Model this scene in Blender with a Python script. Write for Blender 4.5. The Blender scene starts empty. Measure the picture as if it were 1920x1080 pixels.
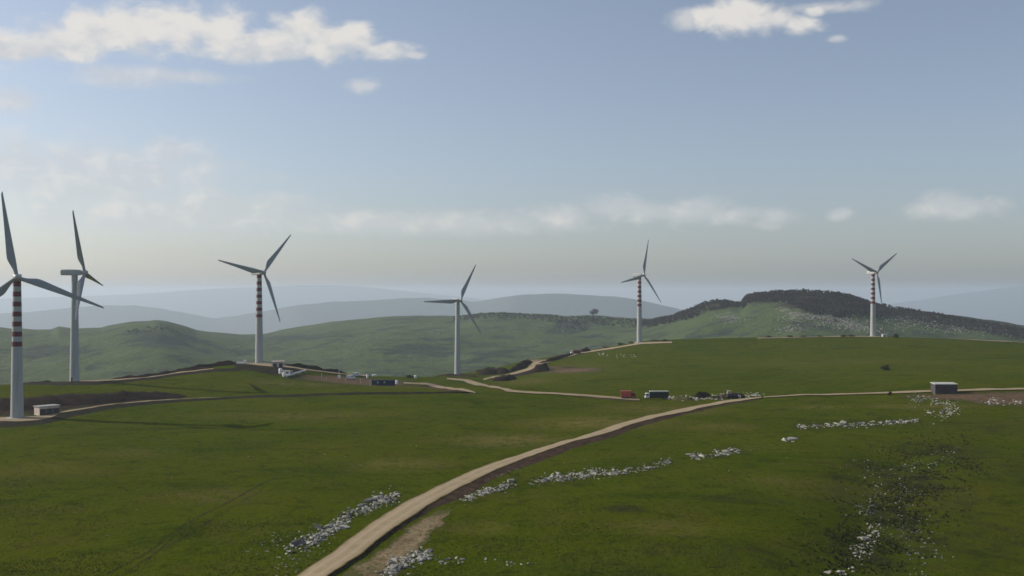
import bpy, bmesh, math, random
import numpy as np
from mathutils import Vector, Matrix
from mathutils.bvhtree import BVHTree

random.seed(7)
rng = np.random.default_rng(11)
R = math.radians
F, CX, HY, CZ = 1968.0, 960.0, 550.0, 50.0      # focal length in photo pixels, horizon row, eye height
SUN_AZ, SUN_EL = R(-75), R(30)

scene = bpy.context.scene
COL = scene.collection

# ------------------------------------------------------------------ helpers
def W(px, py, d):
    return ((px - CX) / F * d, d, CZ + (HY - py) / F * d)

def link(name, me, mat=None, parent=None, loc=None):
    o = bpy.data.objects.new(name, me)
    COL.objects.link(o)
    if mat is not None:
        me.materials.append(mat)
    if parent is not None:
        o.parent = parent
    if loc is not None:
        o.location = loc
    return o

def tag(o, label=None, cat=None, group=None, kind=None):
    if label: o['label'] = label
    if cat: o['category'] = cat
    if group: o['group'] = group
    if kind: o['kind'] = kind
    return o

def empty(name, loc, rz=0.0, label=None, cat=None, group=None):
    o = bpy.data.objects.new(name, None)
    COL.objects.link(o)
    o.location = loc
    o.rotation_euler = (0, 0, rz)
    o.empty_display_size = 0.5
    return tag(o, label, cat, group)

def np_mesh(name, V, Q, smooth=True, tris=False):
    me = bpy.data.meshes.new(name)
    V = np.asarray(V, dtype=np.float32); Q = np.asarray(Q, dtype=np.int32)
    n = Q.shape[1]
    me.vertices.add(len(V)); me.vertices.foreach_set('co', V.ravel())
    me.loops.add(Q.size); me.loops.foreach_set('vertex_index', Q.ravel())
    me.polygons.add(len(Q))
    me.polygons.foreach_set('loop_start', np.arange(len(Q), dtype=np.int32) * n)
    me.polygons.foreach_set('use_smooth', np.full(len(Q), smooth))
    me.update(calc_edges=True); me.validate()
    if smooth and len(Q) < 3000: me.set_sharp_from_angle(angle=R(42))
    return me

def grid_faces(nr, nc):
    i = np.arange(nr - 1)[:, None] * nc + np.arange(nc - 1)[None]
    i = i.ravel()
    return np.stack([i, i + 1, i + nc + 1, i + nc], 1)

def _h(i, j, s):
    n = (i * 374761393 + j * 668265263 + s * 1442695041) & 0xffffffff
    n = ((n ^ (n >> 13)) * 1274126177) & 0xffffffff
    return ((n ^ (n >> 16)) & 0xffff) / 65535.0

def vnoise(x, y, s=0):
    xi = np.floor(x).astype(np.int64); yi = np.floor(y).astype(np.int64)
    fx = x - xi; fy = y - yi
    fx = fx * fx * (3 - 2 * fx); fy = fy * fy * (3 - 2 * fy)
    a = _h(xi, yi, s); b = _h(xi + 1, yi, s); c = _h(xi, yi + 1, s); d = _h(xi + 1, yi + 1, s)
    return (a * (1 - fx) + b * fx) * (1 - fy) + (c * (1 - fx) + d * fx) * fy - 0.5

def fbm(x, y, s=0, o=4):
    r = 0; a = 1.0
    for k in range(o):
        r = r + a * vnoise(x * 2 ** k + 17.3 * k, y * 2 ** k - 9.1 * k, s + k)
        a *= 0.5
    return r

def sstep(a, b, x):
    t = np.clip((x - a) / (b - a), 0, 1)
    return t * t * (3 - 2 * t)

# ------------------------------------------------------------------ node helpers / materials
class NT:
    def __init__(self, tree):
        self.t = tree
    def n(self, typ, **kw):
        nd = self.t.nodes.new(typ)
        for k, v in kw.items():
            setattr(nd, k, v)
        return nd
    def l(self, a, b):
        self.t.links.new(a, b)
    def put(self, sock, v):
        if hasattr(v, 'is_output'): self.l(v, sock)
        else: sock.default_value = v
    def m(self, op, a, b=None, c=None, clamp=False):
        nd = self.n('ShaderNodeMath', operation=op, use_clamp=clamp)
        for i, v in enumerate((a, b, c)):
            if v is not None: self.put(nd.inputs[i], v)
        return nd.outputs[0]
    def mix(self, f, a, b):
        nd = self.n('ShaderNodeMix', data_type='RGBA')
        self.put(nd.inputs[0], f)
        for i, v in ((6, a), (7, b)):
            if not hasattr(v, 'is_output') and len(v) == 3: v = (*v, 1)
            self.put(nd.inputs[i], v)
        return nd.outputs[2]
    def noise(self, vec, scale, detail=4, rough=0.55, dist=0.0):
        nd = self.n('ShaderNodeTexNoise')
        nd.inputs['Scale'].default_value = scale; nd.inputs['Detail'].default_value = detail
        nd.inputs['Roughness'].default_value = rough; nd.inputs['Distortion'].default_value = dist
        if vec is not None: self.l(vec, nd.inputs['Vector'])
        return nd.outputs[0]
    def ramp(self, x, lo, hi):
        nd = self.n('ShaderNodeMapRange', interpolation_type='SMOOTHSTEP')
        self.put(nd.inputs[0], x)
        nd.inputs[1].default_value = lo; nd.inputs[2].default_value = hi
        return nd.outputs[0]
    def scalevec(self, vec, s):
        nd = self.n('ShaderNodeMapping'); self.l(vec, nd.inputs[0]); nd.inputs['Scale'].default_value = s
        return nd.outputs[0]

def new_mat(name, rough=0.9, spec=0.2):
    m = bpy.data.materials.new(name); m.use_nodes = True
    b = m.node_tree.nodes['Principled BSDF']
    b.inputs['Roughness'].default_value = rough
    b.inputs['Specular IOR Level'].default_value = spec
    return m, NT(m.node_tree), b

def mat_noise(name, c1, c2, scale=1.0, rough=0.9, spec=0.04, bump=0.0, bscale=None, lo=0.35, hi=0.65, obj=True):
    m, t, b = new_mat(name, rough, spec)
    tc = t.n('ShaderNodeTexCoord')
    v = tc.outputs['Object'] if obj else t.n('ShaderNodeNewGeometry').outputs['Position']
    n = t.noise(v, scale, 5, 0.6)
    t.l(t.mix(t.ramp(n, lo, hi), c1, c2), b.inputs['Base Color'])
    if name in ('limestone', 'weathered_stone'):
        c = b.inputs['Base Color'].links[0].from_socket
        gpz = t.n('ShaderNodeNewGeometry').outputs['Position']
        r_ = t.ramp(t.noise(gpz, 1.1, 2, .5), .32, .68)
        t.l(t.mix(r_, t.mix(.42, c, (.06, .057, .048)), c), b.inputs['Base Color'])
    if bump:
        bp = t.n('ShaderNodeBump'); bp.inputs['Strength'].default_value = 1.0; bp.inputs['Distance'].default_value = bump
        t.l(t.noise(v, bscale or scale * 3, 5, 0.6), bp.inputs['Height']); t.l(bp.outputs[0], b.inputs['Normal'])
    return m

M = {}
def soil_mat(name, c1, c2, stone, turf=.8):
    m, t, b = new_mat(name, .98, .03)
    pos = t.n('ShaderNodeNewGeometry').outputs['Position']
    uv = t.n('ShaderNodeSeparateXYZ'); t.l(t.n('ShaderNodeUVMap', uv_map='Edges').outputs[0], uv.inputs[0])
    n1 = t.noise(pos, .3, 5, .65); n2 = t.noise(pos, 1.3, 5, .7); n3 = t.noise(pos, 2.6, 3, .6)
    c = t.mix(t.ramp(t.m('ADD', t.m('MULTIPLY', n1, .6), t.m('MULTIPLY', n2, .4)), .36, .62), c1, c2)
    c = t.mix(t.m('MULTIPLY', t.ramp(n3, .6, .7), .5), c, stone)
    e = t.m('MAXIMUM', t.m('ABSOLUTE', t.m('SUBTRACT', uv.outputs[0], .5)), t.m('ABSOLUTE', t.m('SUBTRACT', uv.outputs[1], .5)))
    e = t.ramp(t.m('ADD', e, t.m('MULTIPLY', t.m('SUBTRACT', n1, .5), 1.1)), .30, .46)
    c = t.mix(t.m('MULTIPLY', e, turf), c, (.040, .055, .004))
    t.l(c, b.inputs['Base Color'])
    bp = t.n('ShaderNodeBump'); bp.inputs['Strength'].default_value = 1.0; bp.inputs['Distance'].default_value = .3
    t.l(n2, bp.inputs['Height']); t.l(bp.outputs[0], b.inputs['Normal'])
    return m
M['soil'] = soil_mat('dark_soil', (.014, .009, .0065), (.036, .023, .017), (.085, .065, .05), .0)
M['bank'] = soil_mat('brown_bank_soil', (.030, .018, .012), (.085, .052, .034), (.20, .16, .12), .45)
M['soilflat'] = soil_mat('dark_bare_soil', (.018, .011, .008), (.042, .027, .019), (.09, .065, .05), .9)
M['rut'] = soil_mat('muddy_rut', (.018, .019, .006), (.036, .035, .013), (.08, .075, .04), .75)
M['redsoil'] = soil_mat('red_soil', (.075, .047, .026), (.15, .10, .062), (.24, .20, .15), .95)
M['gravelsoil'] = soil_mat('gravel_soil', (.12, .085, .04), (.29, .225, .135), (.38, .32, .22), .8)
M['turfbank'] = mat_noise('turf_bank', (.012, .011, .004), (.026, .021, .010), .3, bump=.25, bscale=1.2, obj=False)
M['rock'] = mat_noise('limestone', (.25, .24, .205), (.50, .475, .41), .9, rough=.92, bump=.08, bscale=5, lo=.3, hi=.6)
M['rockfar'] = mat_noise('hill_limestone', (.19, .18, .155), (.36, .34, .295), .3, rough=.92, obj=False)
M['rockdark'] = mat_noise('weathered_stone', (.07, .07, .07), (.2, .2, .19), .9, rough=.92, bump=.08, bscale=5)
M['white'] = mat_noise('white_paint', (.62, .63, .63), (.72, .72, .70), .8, rough=.5, spec=.4)
M['grey'] = mat_noise('grey_concrete', (.30, .30, .29), (.42, .41, .39), .6, rough=.9)
M['plaster'] = mat_noise('beige_plaster', (.54, .46, .39), (.66, .57, .49), .5, rough=.9)
M['darkwall'] = mat_noise('dark_wall', (.062, .055, .06), (.095, .083, .085), .6, rough=.85)
M['roofmetal'] = mat_noise('pale_roof_sheet', (.40, .42, .36), (.52, .53, .47), .4, rough=.7)
M['red'] = mat_noise('red_paint', (.36, .055, .04), (.48, .10, .07), .6, rough=.5, spec=.4)
M['darkred'] = mat_noise('dark_red_paint', (.14, .03, .03), (.2, .045, .04), .8, rough=.6)
M['green'] = mat_noise('dark_green_tarpaulin', (.022, .032, .028), (.04, .05, .042), .6, rough=.8)
M['blue'] = mat_noise('navy_blue_steel', (.022, .032, .065), (.035, .048, .09), .5, rough=.6)
M['black'] = mat_noise('black_rubber', (.012, .012, .012), (.025, .025, .025), 2, rough=.9)
M['glass'] = mat_noise('dark_glass', (.02, .025, .03), (.03, .035, .04), 1, rough=.15, spec=.5)
M['door'] = mat_noise('dark_door', (.05, .045, .045), (.08, .07, .065), 1, rough=.7)
M['yellow'] = mat_noise('yellow_paint', (.42, .30, .08), (.5, .36, .12), .6, rough=.5)
M['steel'] = mat_noise('galvanised_steel', (.32, .33, .33), (.42, .43, .43), .8, rough=.5, spec=.4)
M['bark'] = mat_noise('bark', (.05, .04, .03), (.09, .07, .055), 1.0)
M['bush'] = mat_noise('dark_foliage', (.022, .030, .012), (.05, .055, .022), .35)
M['forest'] = mat_noise('woodland_foliage', (.035, .032, .028), (.075, .062, .05), .05, obj=False)
M['tuft'] = mat_noise('grass_tuft', (.085, .115, .006), (.14, .135, .03), .05, obj=False)
M['heath'] = mat_noise('dark_heath', (.034, .041, .012), (.056, .058, .022), .15, obj=False)

def grass_mat():
    m, t, b = new_mat('meadow_grass', 1.0, 0.0)
    pos = t.n('ShaderNodeNewGeometry').outputs['Position']
    at = t.n('ShaderNodeAttribute', attribute_name='patch')
    sep = t.n('ShaderNodeSeparateColor'); t.l(at.outputs['Color'], sep.inputs[0])
    stx = t.scalevec(pos, (.45, 1, 1)); n6 = t.noise(stx, .045, 4, .6, .8)
    n1 = t.noise(pos, .012, 5, .6, .3); n2 = t.noise(pos, .06, 5, .65); n3 = t.noise(pos, .7, 4, .7); n4 = t.noise(pos, .17, 4, .6, .6)
    c = t.mix(t.ramp(n1, .33, .67), (.047, .069, .0008), (.069, .078, .0025))
    c = t.mix(t.m('MULTIPLY', t.ramp(n6, .52, .68), .7), c, (.027, .047, .001))
    c = t.mix(t.m('MULTIPLY', t.ramp(n6, .46, .32), .6), c, (.070, .082, .006))
    c = t.mix(t.m('MULTIPLY', t.ramp(n2, .48, .68), .6), c, (.076, .072, .011))
    c = t.mix(t.m('MULTIPLY', t.ramp(n4, .5, .72), .75), c, (.019, .031, .0015))
    c = t.mix(t.m('MULTIPLY', t.ramp(n3, .45, .7), .7), c, (.068, .086, .008))
    c = t.mix(t.m('MULTIPLY', t.ramp(n3, .5, .3), .65), c, (.024, .036, .008))
    # dry straw, brown soil, dark heath, plus shade painted lower right and under stones
    d = t.m('MULTIPLY', sep.outputs[0], t.ramp(t.m('ADD', t.m('MULTIPLY', n4, .6), t.m('MULTIPLY', n3, .4)), .38, .6))
    c = t.mix(d, c, (.135, .112, .036))
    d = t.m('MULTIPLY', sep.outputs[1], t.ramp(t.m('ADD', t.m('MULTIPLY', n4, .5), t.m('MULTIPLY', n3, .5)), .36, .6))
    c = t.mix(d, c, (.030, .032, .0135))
    t.l(c, b.inputs['Base Color'])
    bp = t.n('ShaderNodeBump'); bp.inputs['Strength'].default_value = 1; bp.inputs['Distance'].default_value = .35
    t.l(t.m('ADD', n3, t.m('MULTIPLY', t.noise(pos, 2.2, 3, .6), .4)), bp.inputs['Height']); t.l(bp.outputs[0], b.inputs['Normal'])
    return m
M['grass'] = grass_mat()

def hill_mat(name, g1, g2, scrub, rockc, rockamt):
    m, t, b = new_mat(name, .95, .05)
    pos = t.n('ShaderNodeNewGeometry').outputs['Position']
    at = t.n('ShaderNodeAttribute', attribute_name='patch')
    sep = t.n('ShaderNodeSeparateColor'); t.l(at.outputs['Color'], sep.inputs[0])
    n1 = t.noise(pos, .006, 5, .6, .5); n2 = t.noise(pos, .014, 6, .65, .4); n3 = t.noise(pos, .05, 5, .7)
    c = t.mix(t.ramp(n1, .35, .65), g1, g2)
    c = t.mix(t.m('MULTIPLY', t.ramp(t.m('ADD', n2, t.m('MULTIPLY', sep.outputs[1], .22)), .50, .62), .9), c, scrub)
    c = t.mix(t.m('MULTIPLY', t.ramp(n3, .5, .72), .35), c, scrub)
    r = t.ramp(t.m('ADD', n3, t.m('MULTIPLY', sep.outputs[0], .2)), .64, .76)
    c = t.mix(t.m('MULTIPLY', r, rockamt), c, rockc)
    c = t.mix(t.m('MULTIPLY', sep.outputs[2], .9), c, (.040, .036, .030))
    t.l(c, b.inputs['Base Color'])
    bp = t.n('ShaderNodeBump'); bp.inputs['Strength'].default_value = 1; bp.inputs['Distance'].default_value = 6
    t.l(n3, bp.inputs['Height']); t.l(bp.outputs[0], b.inputs['Normal'])
    return m
M['hill'] = hill_mat('hill_pasture', (.068, .095, .036), (.085, .112, .046), (.040, .052, .040), (.24, .235, .20), .7)
M['farhill'] = hill_mat('distant_hill', (.06, .078, .06), (.07, .085, .065), (.045, .055, .055), (.1, .1, .09), .3)

def road_mat():
    m, t, b = new_mat('dirt_road_gravel', .97, .02)
    pos = t.n('ShaderNodeNewGeometry').outputs['Position']
    uv = t.n('ShaderNodeUVMap', uv_map='UVMap').outputs[0]
    s = t.n('ShaderNodeSeparateXYZ'); t.l(uv, s.inputs[0])
    n1 = t.noise(pos, .25, 5, .6); n2 = t.noise(pos, 2.0, 5, .7)
    c = t.mix(t.ramp(n1, .3, .7), (.275, .215, .135), (.345, .275, .18))
    c = t.mix(t.m('MULTIPLY', t.ramp(n2, .4, .75), .45), c, (.21, .16, .095))
    trk = t.m('ABSOLUTE', t.m('SUBTRACT', t.m('ABSOLUTE', t.m('SUBTRACT', s.outputs[0], .5)), .2))
    trk = t.ramp(t.m('ADD', trk, t.m('MULTIPLY', n1, .1)), .16, .08)
    c = t.mix(t.m('MULTIPLY', trk, .5), c, (.39, .315, .21))
    edge = t.ramp(t.m('ADD', t.m('ABSOLUTE', t.m('SUBTRACT', s.outputs[0], .5)), t.m('MULTIPLY', n2, .12)), .45, .54)
    c = t.mix(t.m('MULTIPLY', edge, .85), c, (.10, .085, .03))
    t.l(c, b.inputs['Base Color'])
    bp = t.n('ShaderNodeBump'); bp.inputs['Strength'].default_value = 1; bp.inputs['Distance'].default_value = .12
    t.l(n2, bp.inputs['Height']); t.l(bp.outputs[0], b.inputs['Normal'])
    return m
M['road'] = road_mat()

def tower_mat(name, H, banded):
    m, t, b = new_mat(name, .45, .4)
    tc = t.n('ShaderNodeTexCoord'); s = t.n('ShaderNodeSeparateXYZ'); t.l(tc.outputs['Object'], s.inputs[0])
    str_ = t.noise(t.scalevec(tc.outputs['Object'], (1.5, 1.5, .12)), 1, 4, .6)
    c = t.mix(t.ramp(str_, .35, .7), (.40, .415, .405), (.32, .335, .33))
    if banded:
        k = t.m('DIVIDE', t.m('SUBTRACT', H, s.outputs[2]), 1.98)
        even = t.m('LESS_THAN', t.m('MODULO', k, 2.0), 1.0)
        inb = t.m('MULTIPLY', t.m('LESS_THAN', k, 13.0), t.m('GREATER_THAN', k, 0.0))
        c = t.mix(t.m('MULTIPLY', even, inb), c, (.12, .013, .022))
    t.l(c, b.inputs['Base Color'])
    return m

# ------------------------------------------------------------------ ground control points (photo column, row, distance in metres)
CP = []
for px in (-250, 200, 700, 1200):
    CP.append(W(px, 1080, 186))
CP += [W(1600, 1080, 192), W(1920, 1080, 205), W(2200, 1080, 215)]
CP += [W(p, 900, d) for p, d in ((-250, 280), (32, 281), (480, 281), (960, 281), (1300, 281), (1600, 286), (1920, 297), (2200, 305))]
CP += [W(p, 820, d) for p, d in ((600, 364), (960, 362), (1280, 358), (1600, 362), (1920, 372), (2200, 380))]
CP += [W(-150, 800, 400), W(32, 785, 416), W(32, 740, 475), W(0, 722, 540), W(-200, 735, 520), W(140, 715, 541), W(300, 790, 405), W(300, 757, 465), W(300, 730, 520), W(300, 704, 575),
       W(486, 746, 490), W(486, 715, 560), W(486, 682, 637), W(400, 690, 610), W(560, 692, 625), W(640, 740, 497), W(640, 720, 575), W(640, 702, 635), W(760, 738, 500), W(760, 720, 595), W(760, 711, 655),
       W(858, 738, 502), W(858, 722, 610), W(858, 702, 790), W(910, 706, 770), W(960, 740, 497), W(960, 722, 625), W(955, 700, 790), W(1000, 716, 640), W(1000, 690, 790), W(1050, 672, 860), W(1100, 745, 485), W(1100, 710, 640), W(1100, 682, 785), W(1100, 660, 900),
       W(1199, 749, 478), W(1199, 715, 600), W(1199, 680, 750), W(1199, 655, 860), W(1199, 642, 917), W(1400, 748, 478), W(1400, 700, 640), W(1400, 665, 780), W(1400, 634, 920),
       W(1637, 742, 475), W(1637, 700, 600), W(1637, 660, 760), W(1637, 631, 917), W(1920, 735, 470), W(1920, 690, 620), W(1920, 650, 840), W(1920, 642, 905), W(2200, 735, 480), W(2200, 660, 760), W(2200, 655, 900)]
# falling away behind the crests
for px, py, d in ((-250, 735, 545), (-50, 722, 560), (60, 718, 560), (140, 713, 562), (220, 710, 575), (300, 701, 595), (400, 687, 632), (486, 680, 655), (560, 688, 650), (640, 699, 665), (700, 704, 690), (760, 705, 720), (820, 700, 810), (880, 697, 815), (930, 690, 825), (985, 674, 865), (1050, 664, 900), (1100, 656, 925),
                  (1199, 640, 945), (1300, 635, 945), (1400, 632, 945), (1500, 630.5, 945), (1637, 629, 945), (1750, 633, 940), (1920, 641, 930), (2200, 654, 930)):
    x, y, z = W(px, py, d); CP.append((x, y, z - .8))
    for dd, drop in ((110, 15), (330, 32)):
        x2, y2, z2 = W(px, py, d + dd); CP.append((x2, y2, z2 - drop))
for x in (-700, -250, 0, 250, 700):
    CP.append((x, 40, 0.0)); CP.append((x, -300, -1.0))
for x in (-1100, -500, 0, 500, 1100):
    CP.append((x, 1550, -62.0))
CP.append((-420, 190, 0)); CP.append((420, 190, -5)); CP.append((-520, 500, -2)); CP.append((620, 500, -3))
CP = np.array(CP)

def tps(P, lam=25.0):
    n = len(P); S = 300.0
    X = P[:, :2] / S
    d2 = ((X[:, None] - X[None]) ** 2).sum(2)
    K = np.where(d2 > 0, .5 * d2 * np.log(d2 + 1e-12), 0) + np.eye(n) * lam * 1e-4
    A = np.zeros((n + 3, n + 3)); A[:n, :n] = K; A[:n, n] = 1; A[:n, n + 1:] = X; A[n, :n] = 1; A[n + 1:, :n] = X.T
    w = np.linalg.solve(A, np.concatenate([P[:, 2], [0, 0, 0]]))
    def f(x, y):
        x = np.asarray(x, float) / S; y = np.asarray(y, float) / S
        r = w[n] + w[n + 1] * x + w[n + 2] * y
        for i in range(n):
            q = (x - X[i, 0]) ** 2 + (y - X[i, 1]) ** 2
            r = r + w[i] * .5 * q * np.log(q + 1e-12)
        return r
    return f
TPS = tps(CP)

def ground_z(x, y):
    z = TPS(x, y)
    far = sstep(1150, 1500, np.hypot(x, y))
    z = z * (1 - far) - 64 * far
    z = np.clip(z, -140, 60)
    z = z - sstep(1650, 5200, y) * 720
    amp = sstep(60, 200, y) * (1 - far)
    z = z + amp * (fbm(x / 45, y / 45, 3, 3) * 1.1 + fbm(x / 9, y / 9, 9, 3) * .28)
    # shallow stony gully on the right
    gx = np.interp(y, [150, 186, 230, 290, 345], [112, 63, 78, 100, 128])
    w = sstep(140, 190, y) * (1 - sstep(330, 360, y))
    z = z - w * 1.6 * np.exp(-((x - gx) / 13) ** 2)
    return z

ucol = np.unique(np.concatenate([np.linspace(-1.6, -.56, 40), np.linspace(-.56, .56, 520), np.linspace(.56, 1.6, 40)]))
yrow = np.concatenate([np.linspace(-900, 130, 30)[:-1], np.geomspace(130, 1150, 380), np.geomspace(1150, 26000, 60)[1:]])
yy, uu = np.meshgrid(yrow, ucol, indexing='ij')
xx = uu * np.maximum(yy, 420)
u2 = uu * (np.maximum(yy, 150))
xx = np.where(np.abs(uu) <= .56, u2, np.sign(uu) * (.56 * np.maximum(yy, 150) + (np.abs(uu) - .56) * np.maximum(yy, 700)))
zz = ground_z(xx, yy)
GV = np.stack([xx, yy, zz], -1).reshape(-1, 3)
GF = grid_faces(len(yrow), len(ucol))
gme = np_mesh('ground', GV, GF)
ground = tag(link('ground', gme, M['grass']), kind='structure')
ground['label'] = 'rolling green pasture'
BV = BVHTree.FromPolygons([tuple(v) for v in GV.tolist()], GF.tolist(), epsilon=0.0)

def gz(x, y):
    h = BV.ray_cast(Vector((x, y, 400)), Vector((0, 0, -1)))
    return h[0].z if h[0] is not None else float(ground_z(np.array(x), np.array(y)))

EYE = Vector((0, 0, CZ))
def gp(px, py, dmax=1100):
    """the ground point under a photo pixel"""
    d = Vector(((px - CX) / F, 1, (HY - py) / F)).normalized()
    for k in range(60):
        h = BV.ray_cast(EYE, d)
        if h[0] is not None and h[0].y < dmax: return h[0]
        py += .7
        d = Vector(((px - CX) / F, 1, (HY - py) / F)).normalized()
    return Vector(W(px, py, dmax))

# colour patches of the ground (dry straw, dark heath, painted shade)
patch = np.zeros((len(GV), 4)); patch[:, 3] = 1
vis = GV[:, 1] > 120
PX = np.where(vis, CX + F * GV[:, 0] / np.maximum(GV[:, 1], 1), -9999)
PYf = np.where(vis, HY - F * (GV[:, 2] - CZ) / np.maximum(GV[:, 1], 1), -9999)
def blob(px, py, rx, ry, rot=0, amt=1.0):
    c, s = math.cos(R(rot)), math.sin(R(rot))
    g = gp(px, py)
    ex = gp(px + rx, py); ey = gp(px, py + ry) if py + ry < 1100 else gp(px, py - ry)
    dx = (GV[:, 0] - g.x); dy = (GV[:, 1] - g.y)
    ru = max(abs(ex.x - g.x), 1); rv = max(abs(ey.y - g.y), 1)
    a = dx / ru; b_ = dy / rv
    a, b_ = a * c + b_ * s, -a * s + b_ * c
    return amt * np.clip(1.25 - np.sqrt(a * a + b_ * b_), 0, 1)
for a in ((1120, 792, 170, 16, 8, 1.0), (960, 825, 150, 15, 20, 1.0), (1240, 770, 130, 10, 5, .9), (750, 870, 110, 16, 0, .7), (560, 780, 200, 9, 0, .6), (400, 930, 120, 18, 0, .55), (1350, 800, 90, 8, 0, .6), (1250, 990, 110, 16, 0, .6), (900, 990, 60, 14, 0, .5), (80, 880, 120, 20, 0, .45), (250, 850, 90, 14, 0, .4),
          (1540, 764, 60, 4, 0, .9), (1720, 762, 120, 6, 0, .9), (1500, 905, 140, 16, 0, .45), (1560, 930, 70, 14, 0, .6), (560, 720, 120, 7, 0, .7), (720, 722, 90, 6, 0, .6), (1060, 694, 90, 8, 0, .9), (980, 715, 70, 8, 0, .6), (1560, 680, 250, 8, 0, .35), (1750, 930, 90, 30, 0, .3)):
    patch[:, 0] = np.maximum(patch[:, 0], blob(*a))
for a in ((1780, 845, 90, 22, 0, .9), (1700, 900, 90, 50, 0, 1.0), (1660, 970, 90, 60, 0, 1.0), (1620, 1040, 90, 45, 0, 1.0), (1720, 1010, 110, 60, 0, .8), (1850, 1000, 130, 80, 0, .5), (1400, 1040, 240, 40, 0, .45), (1100, 1060, 200, 30, 0, .35), (1880, 880, 120, 50, 0, .45), (1850, 800, 160, 16, 0, .5), (1175, 955, 45, 9, 0, 1.0), (1400, 935, 100, 10, 0, .6), (1000, 1060, 60, 8, 0, .3), (70, 900, 90, 14, 0, .35), (1600, 900, 70, 9, 0, .8)):  # heath patches; at lower right also the dimmer light, painted into the colour
    patch[:, 1] = np.maximum(patch[:, 1], blob(*a))
for path in ([(750, 930), (690, 950), (650, 972), (610, 1000), (575, 1015), (540, 1030)], [(1003, 908), (1030, 898), (1075, 893), (1120, 888), (1170, 884), (1258, 864)], [(1298, 857), (1388, 844)], [(1492, 800), (1600, 797), (1720, 789)], [(868, 938), (966, 908)]):  # shade among the stones painted into the ground along each row
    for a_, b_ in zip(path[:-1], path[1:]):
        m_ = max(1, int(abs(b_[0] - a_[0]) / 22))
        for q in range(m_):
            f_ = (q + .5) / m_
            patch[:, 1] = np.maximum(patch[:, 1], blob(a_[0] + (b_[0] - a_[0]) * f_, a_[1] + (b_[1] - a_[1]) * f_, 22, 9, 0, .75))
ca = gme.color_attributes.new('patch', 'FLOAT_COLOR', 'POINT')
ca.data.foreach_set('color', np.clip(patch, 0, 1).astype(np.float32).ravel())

# ------------------------------------------------------------------ ribbons draped on the ground
def resample(pts, n):
    P = np.array(pts, float)
    s = np.concatenate([[0], np.cumsum(np.hypot(*(P[1:] - P[:-1]).T[:2]))])
    t = np.linspace(0, s[-1], n)
    return np.stack([np.interp(t, s, P[:, k]) for k in range(P.shape[1])], 1)

def smooth1(P, k=2):
    for _ in range(k):
        Q = P.copy(); Q[1:-1] = P[:-2] * .25 + P[1:-1] * .5 + P[2:] * .25; P = Q
    return P

def ribbon(name, up, lo, mat, hu=.12, hl=.12, nc=5, step=2.0, jit=.25, crown=0.0, label=None, pixel=True):
    """strip of ground between two edges; hu / hl raise each edge above the turf"""
    conv = (lambda p: gp(*p)) if pixel else (lambda p: Vector(p))
    A = [conv(p) for p in up]; B = [conv(p) for p in lo]
    L = sum((A[i + 1] - A[i]).length for i in range(len(A) - 1))
    n = max(6, int(L / step))
    PA = smooth1(resample([(p.x, p.y) for p in A], n), 4); PB = smooth1(resample([(p.x, p.y) for p in B], n), 4)
    s = np.arange(n) * step
    sd = random.randint(0, 999)
    dn = PB - PA; wl = np.maximum(np.hypot(dn[:, 0], dn[:, 1]), .01)[:, None]; dn = dn / wl
    PA = PA + dn * (fbm(s / 5., s * 0 + .5, sd, 3) * jit * 2)[:, None]; PB = PB + dn * (fbm(s / 5., s * 0 + 7.5, sd + 5, 3) * jit * 2)[:, None]
    V = []; UV = []
    for i in range(n):
        for j in range(nc):
            t = j / (nc - 1)
            x, y = PA[i] * (1 - t) + PB[i] * t
            h = hu * (1 - t) + hl * t + crown * 4 * t * (1 - t)
            V.append((x, y, gz(x, y) + h)); UV.append((t, i * step / 5))
    me = np_mesh(name, V, grid_faces(n, nc))
    uvl = me.uv_layers.new(name='UVMap')
    li = np.zeros(len(me.loops), np.int32); me.loops.foreach_get('vertex_index', li)
    uvl.data.foreach_set('uv', np.array(UV, np.float32)[li].ravel())
    u2 = me.uv_layers.new(name='Edges')
    u2.data.foreach_set('uv', np.array([(a, (k // nc) / (n - 1)) for k, (a, _) in enumerate(UV)], np.float32)[li].ravel())
    # make sure the top faces up
    if me.polygons[0].normal.z < 0: me.flip_normals()
    o = tag(link(name, me, mat), kind='structure')
    if label: o['label'] = label
    return o

def heap(name, path, width, height, mat, label=None, cat=None, kind=None, group=None, seed=1, taper=True, pixel=True, nc=9):
    """a ridge of earth along a line on the ground, with lumps"""
    P = [gp(*p) if pixel else Vector(p) for p in path]
    L = max(sum((P[i + 1] - P[i]).length for i in range(len(P) - 1)), 2)
    n = max(8, int(L / 1.5))
    C = smooth1(resample([(p.x, p.y) for p in P], n), 3)
    T = np.gradient(C, axis=0); T /= np.maximum(np.hypot(T[:, 0], T[:, 1]), 1e-6)[:, None]
    N = np.stack([-T[:, 1], T[:, 0]], 1)
    V = []
    for i in range(n):
        e = i / (n - 1)
        tp = min(1, min(e, 1 - e) / .2 + .02) if taper else 1
        tp = math.sqrt(tp)
        for j in range(nc):
            t = j / (nc - 1) * 2 - 1
            w = width * .5 * (.6 + .4 * tp) * (1 + .5 * float(fbm(np.array(i / 5.), np.array(t), seed, 2)))
            x, y = C[i] + N[i] * t * w
            prof = max(0, 1 - abs(t) ** 1.6)
            h = height * tp * prof * (1 + .55 * float(fbm(np.array(i / 3.), np.array(t * 2), seed + 3, 3)))
            V.append((x, y, gz(x, y) + h - (.12 if abs(t) > .95 or i in (0, n - 1) else -.02)))
    me = np_mesh(name, V, grid_faces(n, nc))
    if me.polygons[len(me.polygons) // 2].normal.z < 0: me.flip_normals()
    return tag(link(name, me, mat), label, cat, group, kind)

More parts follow.
